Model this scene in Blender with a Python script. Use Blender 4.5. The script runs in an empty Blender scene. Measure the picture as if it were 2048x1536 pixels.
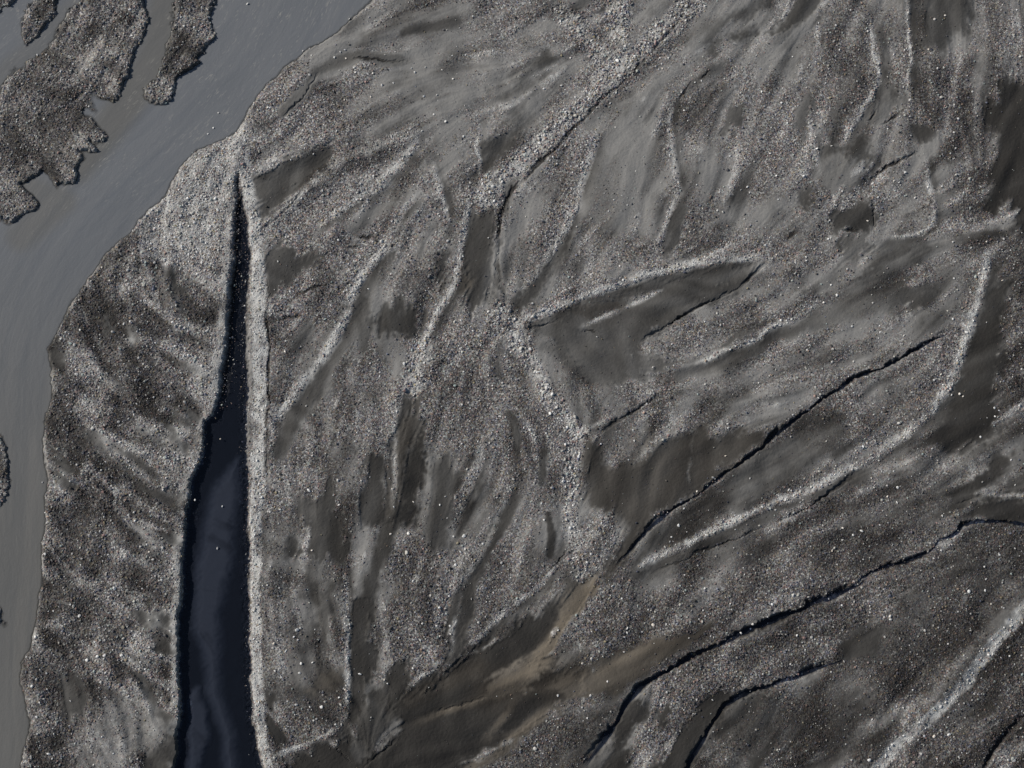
import bpy, math
import numpy as np

rng = np.random.default_rng(7)
S = bpy.context.scene

# ------------------------------------------------------------------ camera
TILT = math.radians(14.0)
DIST = 142.0                       # metres from the lens to the middle of the frame
LENS = 50.0
cam_d = bpy.data.cameras.new("camera")
cam_d.lens = LENS
cam_d.sensor_width = 36.0
cam_d.clip_start = 1.0
cam_d.clip_end = 8000.0
cam = bpy.data.objects.new("camera", cam_d)
S.collection.objects.link(cam)
CAM = np.array([0.0, -DIST * math.sin(TILT), DIST * math.cos(TILT)])
cam.location = CAM
cam.rotation_euler = (TILT, 0, 0)
S.camera = cam

# ------------------------------------------------------------------ sky and sun
SUN_EL = math.radians(31.0)
SUN_FROM = (-0.93, 0.37)           # compass direction the sun stands in (x right, y up the picture)
SUN_AZ = math.atan2(SUN_FROM[0], SUN_FROM[1])
W = bpy.data.worlds.new("World")
S.world = W
W.use_nodes = True
wn = W.node_tree.nodes
sky = wn.new("ShaderNodeTexSky")
sky.sky_type = 'NISHITA'
sky.sun_disc = False
sky.sun_elevation = SUN_EL
sky.sun_rotation = SUN_AZ
sky.altitude = 600
W.node_tree.links.new(sky.outputs[0], wn["Background"].inputs[0])
wn["Background"].inputs[1].default_value = 0.066
sun_d = bpy.data.lights.new("sun", 'SUN')
sun_d.energy = 4.6
sun_d.angle = math.radians(0.5)
sun_d.color = (1.0, 0.955, 0.89)
sun = bpy.data.objects.new("sun", sun_d)
S.collection.objects.link(sun)
hd = math.hypot(*SUN_FROM)
from mathutils import Vector
sdir = Vector((SUN_FROM[0] / hd * math.cos(SUN_EL), SUN_FROM[1] / hd * math.cos(SUN_EL), math.sin(SUN_EL)))
sun.rotation_euler = sdir.to_track_quat('Z', 'Y').to_euler()
sun.location = sdir * 300
S.view_settings.view_transform = 'Standard'
S.view_settings.look = 'None'
S.view_settings.exposure = 0.1
S.view_settings.gamma = 1.0
S.view_settings.use_curve_mapping = False

# ------------------------------------------------------------------ survey grid
# The plan of the river bed is drawn as lines and outlines in survey units (2048 x 1536 over the
# surveyed ground, about 5 cm each) and turned once into metres on the ground plane.
FPX = LENS / 36.0 * 2048
ct, st = math.cos(TILT), math.sin(TILT)

def to_plan(x, y, z=0.0):
    dx, dy, dz = x - CAM[0], y - CAM[1], z - CAM[2]
    yy = dy * ct + dz * st
    zz = -dy * st + dz * ct
    return 1024 + FPX * dx / -zz, 768 - FPX * yy / -zz

def to_ground(u, v, z=0.0):
    a, b = (u - 1024) / FPX, (768 - v) / FPX
    dx, dy, dz = a, b * ct + st, b * st - ct
    t = (z - CAM[2]) / dz
    return CAM[0] + dx * t, CAM[1] + dy * t

MARG = 210
xs0 = min(to_ground(-MARG, -MARG)[0], to_ground(-MARG, 1536 + MARG)[0])
xs1 = -xs0
ys1 = to_ground(0, -MARG)[1]
ys0 = to_ground(0, 1536 + MARG)[1]
STEP = 0.112
nx = int((xs1 - xs0) / STEP) + 1
ny = int((ys1 - ys0) / STEP) + 1
gx = xs0 + np.arange(nx) * STEP
gy = ys0 + np.arange(ny) * STEP
X, Y = np.meshgrid(gx, gy)
U0, V0 = to_plan(X, Y)
PXG = STEP / 0.05                  # survey units in one grid step

NX2, NY2 = 1250, 960               # FFT-friendly field size, cropped to the grid
assert NX2 >= nx and NY2 >= ny
KX = np.fft.rfftfreq(NX2)[None, :]
KY = np.fft.fftfreq(NY2)[:, None]

def noise(wl, ang=None, stretch=1.0, wl_lo=None):
    """smooth random field, wavelength wl survey units, unit deviation; stretched along ang degrees (picture, y down)"""
    w = rng.standard_normal((NY2, NX2))
    F = np.fft.rfft2(w)
    k0 = PXG / wl
    kx, ky = KX, KY
    if ang is not None:
        a = math.radians(-ang)
        kl = KX * math.cos(a) + KY * math.sin(a)
        kt = -KX * math.sin(a) + KY * math.cos(a)
        k = np.sqrt((kl * stretch) ** 2 + kt ** 2)
    else:
        k = np.sqrt(KX ** 2 + KY ** 2)
    f = np.exp(-(k / k0) ** 2 * 0.9)
    if wl_lo:
        f = f * (1 - np.exp(-(k / (PXG / wl_lo)) ** 2))
    n = np.fft.irfft2(F * f, s=(NY2, NX2))[:ny, :nx]
    return n / n.std()

def fractal(w0, w1, gain=0.6, ang=None, stretch=1.0):
    out = 0; a = 1.0; w = w0; t = 0
    while w >= w1:
        out = out + a * noise(w, ang, stretch, wl_lo=w * 4); t += a * a
        a *= gain; w *= 0.5
    return out / math.sqrt(t)

n_wob = noise(60); n_wob2 = noise(60)
n_jag = noise(11); n_jag2 = noise(11)
U = U0 + 1.7 * n_wob + .9 * n_jag
V = V0 + 1.7 * n_wob2 + .9 * n_jag2

H = np.zeros((ny, nx))             # height, m
G = np.full((ny, nx), 0.47)        # share of gravel
WET_SHADE = np.zeros((ny, nx))           # damp dark silt, plus painted slope shade and vignette
TAN = np.zeros((ny, nx))           # tan silt
PALE = np.zeros((ny, nx))          # pale dusty fine gravel, plus sun painted on the lower right levee
CO = np.full((ny, nx), 0.55)       # coarseness

def window(pts, pad):
    p = np.asarray(pts, float)
    u0, v0 = p.min(0) - pad - 14
    u1, v1 = p.max(0) + pad + 14
    vr = V0[:, 0]
    rows = np.where((vr >= v0) & (vr <= v1))[0]
    if len(rows) == 0:
        return None
    r0, r1 = rows[0], rows[-1] + 1
    ua, ub = U0[r0], U0[r1 - 1]
    cols = np.where((np.maximum(ua, ub) >= u0) & (np.minimum(ua, ub) <= u1))[0]
    if len(cols) == 0:
        return None
    return slice(r0, r1), slice(cols[0], cols[-1] + 1)

def line_dist(pts, u, v):
    """signed distance to a polyline (positive to the right of travel) and the run along it"""
    u = np.asarray(u, np.float32); v = np.asarray(v, np.float32)
    best = np.full(u.shape, 1e9, np.float32); sg = np.ones(u.shape, np.float32); run = np.zeros(u.shape, np.float32); acc = 0.0
    p = np.asarray(pts, float)
    for i in range(len(p) - 1):
        ax, ay = float(p[i][0]), float(p[i][1]); bx, by = float(p[i + 1][0]), float(p[i + 1][1])
        dx, dy = bx - ax, by - ay
        L = math.hypot(dx, dy) + 1e-9
        t = np.clip(((u - ax) * dx + (v - ay) * dy) / L ** 2, 0, 1)
        d = np.hypot(u - ax - t * dx, v - ay - t * dy)
        s = (u - ax) * -dy + (v - ay) * dx
        m = d < best
        np.copyto(best, d, where=m); np.copyto(sg, np.sign(s), where=m); np.copyto(run, acc + t * L, where=m)
        acc += L
    return best, sg, run, acc

def taper(run, total, e):
    e = min(e, total * 0.4)
    return np.clip(np.minimum(run, total - run) / e, 0, 1) ** 0.7 if e > 0 else 1.0

def sstep(x):
    x = np.clip(x, 0, 1)
    return x * x * (3 - 2 * x)

def smooth_pts(pts, n=3):
    p = np.asarray(pts, float)
    for _ in range(1 if n == 3 and len(p) > 5 else n - 1):
        q = np.empty((2 * len(p), 2))
        q[0::2] = p; q[1:-1:2] = 0.5 * (p[:-1] + p[1:]); q[-1] = p[-1]
        q = q[:-1]
        r = q.copy()
        r[1:-1] = 0.25 * q[:-2] + 0.5 * q[1:-1] + 0.25 * q[2:]
        p = r
    return p

def scarp(pts, h, wl, d, wr, sharp=5.0, e=45, pale=0.0, gravel=None, damp=0.62):  # damp sets how dark the painted lee shade gets
    """bank: rises over wl to a crest, drops by h+d on the right of travel, recovers over wr"""
    pts = smooth_pts(pts)
    w = window(pts, 3.2 * max(wl, wr))
    if w is None: return
    u, v = U[w], V[w]
    dist, sg, run, tot = line_dist(pts, u, v)
    tp = taper(run, tot, e)
    s = dist * sg
    t = 1 / (1 + np.exp(-np.clip(s / sharp, -30, 30)))
    z = (1 - t) * h * np.exp(-(dist / wl) ** 1.3) - t * d * np.exp(-(dist / wr) ** 1.5)
    H[w] += z * tp
    if pale:
        b = np.exp(-((s + wl * 0.36) / (wl * 0.42)) ** 2) * tp * pale * np.clip(.95 + .28 * n_wob[w] + .18 * n_jag2[w], .2, 1)
        PALE[w] = np.maximum(PALE[w], b)
        WET_SHADE[w] *= 1 - b
        G[w] += (0.92 - G[w]) * b
        hi = np.exp(-(dist / (2.6 * wl)) ** 2) * (s < 0) * tp
        G[w] += .22 * hi * pale; CO[w] += .12 * hi
    if damp:  # shade on the lee side, painted into the ground tone
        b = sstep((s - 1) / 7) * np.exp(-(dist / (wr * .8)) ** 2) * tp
        WET_SHADE[w] += (np.maximum(WET_SHADE[w], damp) - WET_SHADE[w]) * b * np.clip(.85 + .3 * n_wob[w], 0, 1)
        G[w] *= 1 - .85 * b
    if gravel is not None:
        b = np.exp(-((s + wl * 0.5) / wl) ** 2) * tp
        G[w] += (gravel - G[w]) * b

def ridge(pts, h, wd, e=30, pale=0.0, gravel=None):
    pts = smooth_pts(pts)
    w = window(pts, 3 * wd)
    if w is None: return
    dist, sg, run, tot = line_dist(pts, U[w], V[w])
    b = np.exp(-(dist / wd) ** 2) * taper(run, tot, e)
    H[w] += h * b
    if pale: PALE[w] = np.maximum(PALE[w], b * pale)
    if gravel is not None: G[w] += (gravel - G[w]) * b

def stroke(M, pts, wd, val, soft=0.5, e=0):
    pts = smooth_pts(pts)
    w = window(pts, 2.5 * wd)
    if w is None: return
    dist, sg, run, tot = line_dist(pts, U[w], V[w])
    b = 1 - sstep((dist - wd * (1 - soft)) / (wd * 2 * soft))
    if e: b = b * taper(run, tot, e)
    M[w] += (val - M[w]) * b

def poly_sd(pts, u, v):
    p = np.asarray(pts, float)
    q = np.vstack([p, p[:1]])
    d, _, _, _ = line_dist(q, u, v)
    ins = np.zeros(u.shape, bool)
    for i in range(len(p)):
        x1, y1 = q[i]; x2, y2 = q[i + 1]
        if y1 == y2: continue
        c = ((y1 > v) != (y2 > v)) & (u < (x2 - x1) * (v - y1) / (y2 - y1) + x1)
        ins ^= c
    return np.where(ins, -d, d)

def pmask(pts, soft, w=None, raw=False):
    u, v = (U0, V0) if raw else (U, V)
    if w is not None: u, v = u[w], v[w]
    return 1 - sstep(poly_sd(pts, u, v) / (2 * soft) + 0.5)

def area(pts, soft=8, depth=0.0, gravel=None, wet=None, tan=None, pale=None, coarse=None):
    soft = soft * 1.75 + 1.2
    w = window(pts, 2.5 * soft + 22)
    if w is None: return
    sd = poly_sd(pts, U[w], V[w]) + FLOW[w] * min(.38 * soft, 4) + MID[w] * min(.45 * soft, 4.5) + 1.5 * n_wob[w] * min(.3 * soft, 3) + 2.2 * n_jag[w]
    m = 1 - sstep(sd / (2 * soft) + 0.5)
    if depth: H[w] -= depth * .27 * m
    for M, val in ((G, gravel), (WET_SHADE, wet), (TAN, tan), (PALE, pale), (CO, coarse)):
        if val is not None: M[w] += (val - M[w]) * m

# ------------------------------------------------------------------ outlines
RIVER = [(800,-260),(742,0),(707,32),(672,62),(632,87),(600,107),(567,132),(532,165),(506,200),(484,240),(474,262),(430,282),(390,297),(368,322),(345,360),(330,386),(300,414),
 (275,436),(260,459),(212,504),(170,564),(140,604),(110,666),(92,699),(99,734),(103,768),(99,788),(88,843),(88,893),(92,943),(89,1018),(82,1093),
 (79,1152),(75,1190),(72,1234),(57,1290),(42,1327),(47,1402),(58,1447),(42,1502),(38,1536),(30,1800),(-400,1800),(-400,-260)]
ISLE_A = [(165,-80),(160,0),(135,32),(100,78),(57,125),(32,140),(0,170),(-60,210),(-120,330),(-60,430),(0,437),(37,437),(75,406),(55,382),(38,364),(60,352),(82,345),(95,357),(112,378),
 (140,360),(165,335),(172,320),(155,297),(192,298),(184,288),(160,270),(206,283),(208,265),(185,232),(168,222),(193,222),(182,196),(185,186),(204,200),(229,213),(238,190),(252,160),(270,107),
 (282,82),(290,42),(287,0),(300,-80)]
ISLE_B = [(350,-60),(352,8),(340,40),(335,82),(322,127),(290,172),(286,196),(299,210),(322,205),(345,180),(385,140),(412,105),(425,67),(422,15),(430,-60)]
ISLE_C = [(80,-40),(50,25),(40,47),(46,88),(60,76),(77,60),(110,25),(130,-40)]
ISLE_D = [(-60,-60),(24,-20),(14,6),(0,20),(-40,40)]
ISLE_E = [(-40,860),(0,872),(12,893),(16,930),(5,1014),(-10,1020),(-40,1010)]
ISLE_F = [(-30,1205),(2,1210),(5,1227),(2,1246),(-30,1255)]
TROUGH = [(475,346),(472,372),(468,420),(465,464),(462,534),(457,609),(450,696),(440,768),(437,788),(425,828),(406,840),(402,893),(397,930),(380,958),(372,1018),(367,1088),(362,1152),
 (360,1202),(354,1264),(355,1327),(360,1402),(355,1452),(347,1536),(340,1640),(330,1800),(560,1800),(538,1640),(528,1536),(516,1477),(508,1440),(505,1352),(501,1252),(502,1152),
 (500,968),(496,893),(497,780),(498,620),(500,540),(500,471),(494,416),(484,378),(478,346)]
BAR1 = [(475,918),(477,993),(467,1043),(460,1152),(452,1170),(440,1227),(434,1327),(440,1390),(462,1452),(472,1490),(468,1640),(446,1640),(450,1480),(436,1440),(418,1390),(405,1302),(388,1252),(391,1177),(402,1093),(413,1018),(428,975)]
BAR2 = [(400,1372),(412,1420),(415,1470),(406,1500),(398,1560),(384,1640),(374,1640),(378,1540),(377,1450),(376,1400),(388,1380)]
B1 = [(1042,655),(1120,632),(1200,600),(1290,564),(1330,560),(1400,545),(1480,530),(1527,524),(1500,558),(1450,586),(1390,618),(1340,644),(1280,684),(1275,700),(1330,720),(1352,737),
 (1300,745),(1240,757),(1180,768),(1165,745),(1130,700),(1090,672)]
B2 = [(1170,877),(1190,880),(1200,925),(1240,935),(1290,905),(1312,872),(1345,862),(1372,875),(1400,865),(1450,868),(1500,860),(1545,852),(1520,888),(1450,938),(1400,976),(1350,1008),
 (1300,1050),(1275,1078),(1245,1112),(1215,1150),(1195,1152),(1225,1105),(1262,1052),(1225,1022),(1180,1022),(1166,980),(1165,930)]
B3 = [(700,1478),(760,1500),(795,1450),(812,1395),(880,1348),(940,1304),(1000,1272),(1060,1232),(1110,1202),(1140,1180),(1200,1150),(1172,1195),(1152,1235),(1135,1270),(1110,1300),(1090,1340),
 (1100,1375),(1160,1345),(1180,1380),(1110,1425),(1070,1440),(1000,1490),(930,1530),(860,1800),(560,1800),(560,1540),(600,1512),(650,1488)]
DR = [(1975,215),(2006,218),(2000,160),(2048,165),(2300,165),(2300,480),(2045,452),(2010,402),(1990,440),(1972,412),(1988,325),(2000,295),(1985,268)]
FLATR = [(1536,890),(1480,928),(1420,970),(1360,1010),(1310,1055),(1290,1090),(1262,1135),(1340,1098),(1430,1058),(1520,1008),(1600,968),(1660,935),(1690,885),(1690,840),(1640,835),(1590,870)]
FLATBR = [(1440,1440),(1480,1400),(1540,1380),(1640,1352),(1700,1390),(1790,1440),(1760,1480),(1700,1536),(1640,1650),(1360,1650),(1390,1536),(1420,1480)]
RECT = [(1745,352),(1790,332),(1840,312),(1855,315),(1862,380),(1870,430),(1880,458),(1860,472),(1770,475),(1750,465),(1745,420)]
BANK_L = [(474,262),(482,300),(480,372)] + TROUGH[0:25] + [(30,1800)] + RIVER[11:41][::-1]

# ------------------------------------------------------------------ broad relief
H += 0.10 * fractal(420, 100) * 0.6
H += 0.05 * noise(70)
wl_ = sstep((520 - U0) / 60)
wr_ = sstep((U0 - 1050 + (V0 - 900) * 0.2) / 260) * sstep((V0 - 420) / 260)
wr_ = np.maximum(wr_, sstep((V0 + .35 * U0 - 1560) / 80) * (1 - wl_))
wt_ = sstep((520 - V0) / 260) * (1 - wl_) * (1 - wr_)
wc_ = np.clip(1 - wl_ - wr_ - wt_, 0, 1)
# old flow directions, read at a few spots and blended over the ground
DIRS = [(900,150,-1,.35),(700,200,-1,.5),(600,330,-1,.6),(1150,250,-.7,.8),(1250,400,-.35,1),(1400,300,-.3,1),(1550,200,-.4,1),(1700,200,-.3,1),(1600,450,-.6,.8),(1850,500,-1,.6),(1700,650,-1,.5),
 (1400,820,-1,.45),(1500,1000,-1,.5),(1800,900,-1,.6),(1700,1150,-1,.4),(1900,1350,-.8,.7),(1300,1400,-.7,.8),(1050,500,-.3,1),(800,600,-.25,1),(650,600,-.6,1),(700,900,-.15,1),(850,1000,-.15,1),
 (950,1000,-.4,1),(1080,950,0,1),(1080,800,.4,1),(600,1200,.15,1),(800,1250,-.1,1),(1000,1200,-.6,.8),(900,1450,-1,.4),(1950,200,-.1,1),(560,700,-.4,1),(1200,680,-.9,-.2),(1350,600,-1,.4),(1100,60,-.9,.5),
 (1350,80,-.8,.7),(1250,1000,-.4,.9),(1100,1420,-1,.5),(620,1450,.5,.6),(560,950,.3,1),(650,1080,-.2,1)]
DIRL = [(380,350,-.3,1),(300,520,.25,1),(360,650,.8,.6),(200,640,.7,.9),(250,800,1,.55),(150,900,.9,.7),(300,950,1,.5),(250,1100,1,.45),(150,1150,.7,.8),(250,1250,1,.5),(150,1400,.3,1),(280,1420,.7,.9),(130,150,-.7,1),(380,80,-.5,1),(60,300,.6,.8),(190,260,.9,.6)]
def field(D):
    a = np.zeros((ny, nx), np.float32); b = a.copy(); ws = a.copy()
    for u_, v_, dx_, dy_ in D:
        L_ = math.hypot(dx_, dy_); q = 1 / (((U0 - u_) ** 2 + (V0 - v_) ** 2) / 1e4 + .15) ** 2
        a += q * dx_ / L_; b += q * dy_ / L_; ws += q
    return a / ws, b / ws
dR, dL = field(DIRS), field(DIRL)
left = (wl_ > .5)
DX = np.where(left, dL[0], dR[0]) + .16 * noise(120); DY = np.where(left, dL[1], dR[1]) + .16 * noise(120)
dn = np.hypot(DX, DY) + 1e-6; DX /= dn; DY /= dn
jj, ii = np.mgrid[0:ny, 0:nx]
def along_flow(src, half, step=2.0):
    """smear a field along the flow directions (half length in survey units)"""
    out = src.copy(); n_ = 1.0
    for sg_ in (1, -1):
        fi, fj = ii.astype(np.float32), jj.astype(np.float32)
        k_ = int(half / (step * PXG))
        for q in range(k_):
            a_ = np.clip(fi + .5, 0, nx - 1).astype(np.int32); b_ = np.clip(fj + .5, 0, ny - 1).astype(np.int32)
            fi = fi + sg_ * step * DX[b_, a_]; fj = fj - sg_ * step * DY[b_, a_]
            a_ = np.clip(fi + .5, 0, nx - 1).astype(np.int32); b_ = np.clip(fj + .5, 0, ny - 1).astype(np.int32)
            wt = 1 - q / k_ * .8
            out += wt * src[b_, a_]; n_ += wt
    out /= n_; out -= out.mean(); return out / out.std()
FLOW = .9 * along_flow(noise(10), 34) + .3 * noise(12)
MOD = np.clip(.62 + .42 * noise(150), .08, 1.3)
MID = (along_flow(noise(26, wl_lo=160), 62) + .35 * noise(22)) * MOD
BIG = along_flow(noise(44, wl_lo=300), 110)
BIG2 = np.roll(BIG, (37, 61), (0, 1))
flow_l, big_l = FLOW, BIG
CO += 0.12 * noise(120)
WET_SHADE += 0.18 * sstep((U0 * 0.55 + V0 - 1250) / 1100) + 0.10 * np.clip(fractal(260, 60), 0, 2)  # vignette towards the lower right painted into the ground, plus random damp patches

# left bank: coarse clean gravel
area(BANK_L, 14, gravel=0.92, coarse=0.95, wet=0.34, pale=0.06)
for isl in (ISLE_A, ISLE_B, ISLE_C, ISLE_D, ISLE_E, ISLE_F):
    area(isl, 8, gravel=0.85, coarse=0.9, wet=0.36, tan=.35)
    w = window(isl, 10); mi = pmask(isl, 10, w)
    WET_SHADE[w] += mi * .24 * np.clip(.4 * MID[w] + n_wob[w], -.8, 1.8); PALE[w] += mi * .25 * np.clip(-.6 * MID[w] - .3 * FLOW[w] - .6 * n_wob2[w] - .3, 0, 2)
w = window(BANK_L, 20)
mb = pmask(BANK_L, 20, w)
bn = (.7 * fractal(110, 14, 0.7) + .55 * MID + .3 * BIG)[w]
bn2 = fractal(150, 18, 0.7)[w]
H[w] += mb * (0.08 + 0.05 * bn)
WET_SHADE[w] += mb * 0.30 * np.clip(-bn - .5 * bn2 - .25 * flow_l[w], -.4, 1.8)
PALE[w] += mb * 0.34 * np.clip(bn + .45 * bn2 + .35 * flow_l[w] - .3, 0, 2)

for pts, wd, val in [([(258,480),(215,545),(175,610),(140,662)], 22, .55), ([(322,560),(350,590),(385,640)], 18, .6), ([(246,650),(256,690),(266,730)], 12, .55),
   ([(112,780),(128,830),(142,880),(128,935)], 20, .6), ([(190,905),(240,930),(300,960)], 20, .55), ([(130,1050),(190,1080),(250,1120)], 26, .5), ([(120,1180),(170,1220),(220,1290)], 28, .45),
   ([(110,1340),(150,1370),(170,1430)], 26, .55), ([(205,700),(225,735),(260,790)], 15, .5), ([(300,610),(330,650),(400,690)], 10, .4)]:
    stroke(WET_SHADE, pts, wd, val, .8)
edge_u = lambda v: float(np.interp(v, [q[1] for q in TROUGH[:23]], [q[0] for q in TROUGH[:23]]))
frng = np.random.default_rng(3)
v = 560.0
while v < 1500:
    e_ = edge_u(v); ln = frng.uniform(40, 210); dr = frng.uniform(.15, .95)
    p0 = [(e_ - 10, v), (e_ - 10 - ln * .5, v - ln * .5 * dr * .7), (e_ - 10 - ln, v - ln * dr)]
    q0 = [(a - 4, b + frng.uniform(11, 17)) for a, b in p0]
    stroke(WET_SHADE, q0, frng.uniform(5, 11), frng.uniform(.25, .65), .9, e=60)
    stroke(PALE, p0, frng.uniform(5, 10), frng.uniform(.25, .9), .9, e=60); stroke(WET_SHADE, p0, 7, .1, .9, e=60)
    stroke(G, q0, 7, .5, .8, e=50)
    v += frng.uniform(10, 78)

# ------------------------------------------------------------------ the plain right of the trough
# fine sand areas of the upper fan
area([(640,100),(700,40),(900,10),(1080,60),(1090,200),(1010,260),(900,205),(800,225),(750,250),(690,250),(760,150),(800,122)], 30, gravel=0.22, coarse=0.3)
area([(1080,50),(1200,200),(1120,240),(1020,290),(960,330),(960,230),(1000,120)], 24, gravel=0.30, coarse=0.35)
area([(1205,255),(1240,228),(1330,262),(1345,330),(1332,400),(1312,480),(1240,472),(1180,470),(1160,430),(1185,340)], 16, gravel=0.14, coarse=0.3)
area([(1400,20),(1560,-60),(1660,-40),(1650,120),(1640,200),(1560,190),(1480,130),(1420,180),(1330,230),(1290,160)], 24, gravel=0.24, coarse=0.3)
area([(1480,170),(1640,200),(1640,330),(1600,420),(1520,460),(1420,400),(1380,300)], 30, gravel=0.56, coarse=0.5)
area([(1640,45),(1745,45),(1755,150),(1690,280),(1650,290),(1650,150)], 14, gravel=0.72, coarse=0.6, wet=0.28)
area([(1825,0),(1860,0),(1900,120),(1990,250),(1990,330),(1960,440),(1890,300),(1830,200)], 14, gravel=0.74, coarse=0.75, wet=0.30)
area([(1900,480),(2100,440),(2300,440),(2300,1000),(2040,900),(2005,700),(2010,560),(1985,500)], 16, gravel=0.80, coarse=0.8, wet=0.45)
area([(1770,485),(1870,480),(1845,520),(1800,572),(1780,622),(1755,640),(1720,645),(1640,655),(1560,678),(1500,722),(1400,752),(1450,722),(1560,662),(1640,618),(1700,572),(1750,522)], 10, gravel=0.22, wet=0.40, coarse=0.35)
area([(1632,560),(1660,540),(1700,520),(1745,490),(1740,510),(1710,545),(1680,575),(1650,600),(1640,598)], 6, gravel=0.15, wet=0.05, depth=0.10)

# lower right: stony, darker
area([(1200,1170),(1420,1150),(1560,1110),(1730,1160),(1540,1240),(1420,1290),(1300,1270),(1180,1310),(1130,1270),(1170,1200)], 16, gravel=0.9, coarse=0.85, wet=0.12)
area([(1250,1160),(1420,1080),(1700,960),(1900,1000),(1980,1040),(1900,1080),(1740,1150),(1540,1115),(1400,1150),(1220,1180)], 12, gravel=0.68, coarse=0.6, wet=0.30)
area([(1400,1320),(1740,1170),(1990,1060),(2200,1050),(2200,1150),(2040,1190),(1900,1360),(1780,1420),(1690,1330),(1540,1365),(1480,1380),(1420,1420)], 14, gravel=0.74, coarse=0.65, wet=0.36)
area([(2048,1200),(2200,1100),(2250,1700),(1740,1700),(1740,1536),(1900,1390)], 14, gravel=0.78, coarse=0.75, wet=0.33)
area(FLATBR, 20, gravel=0.42, coarse=0.45, wet=0.50)
area([(1320,1340),(1460,1290),(1600,1240),(1760,1175),(1800,1200),(1700,1300),(1540,1350),(1450,1370),(1330,1460),(1270,1536),(1240,1536),(1290,1430)], 10, gravel=0.92, coarse=0.85, wet=0.15)
area([(1150,1420),(1240,1390),(1220,1450),(1170,1536),(1040,1600),(1000,1540)], 12, gravel=0.45, wet=0.35)

# centre: gravelly lower lobe
area([(860,640),(1010,680),(1060,740),(1120,830),(1130,1000),(1040,930),(900,930),(850,860),(850,740)], 20, gravel=0.82, coarse=0.6, wet=0.10)
area([(540,870),(700,640),(800,740),(790,900),(730,1040),(690,1130),(600,1120),(540,980)], 24, gravel=0.55, coarse=0.45, wet=0.12)
area([(690,1110),(920,1080),(910,1200),(890,1320),(810,1370),(745,1330),(740,1200)], 16, gravel=0.80, coarse=0.8, wet=0.10)
area([(533,1130),(690,1120),(702,1290),(702,1410),(688,1455),(560,1500),(530,1440)], 12, gravel=0.66, coarse=0.65, wet=0.22, depth=-0.16)
area([(950,1290),(1130,1100),(1140,1000),(1050,940),(1010,1060),(950,1180)], 14, gravel=0.42, coarse=0.4, wet=0.05, depth=-0.08)
area([(1140,1030),(1230,1030),(1255,1060),(1190,1150),(1150,1150)], 10, gravel=0.92, coarse=0.8, pale=0.3)
area([(600,330),(850,265),(890,350),(900,480),(780,490),(720,620),(540,860),(540,600),(530,470)], 20, gravel=0.70, coarse=0.55)
area([(500,240),(570,140),(640,150),(700,260),(560,330),(505,340)], 14, gravel=0.84, coarse=0.65)

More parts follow.
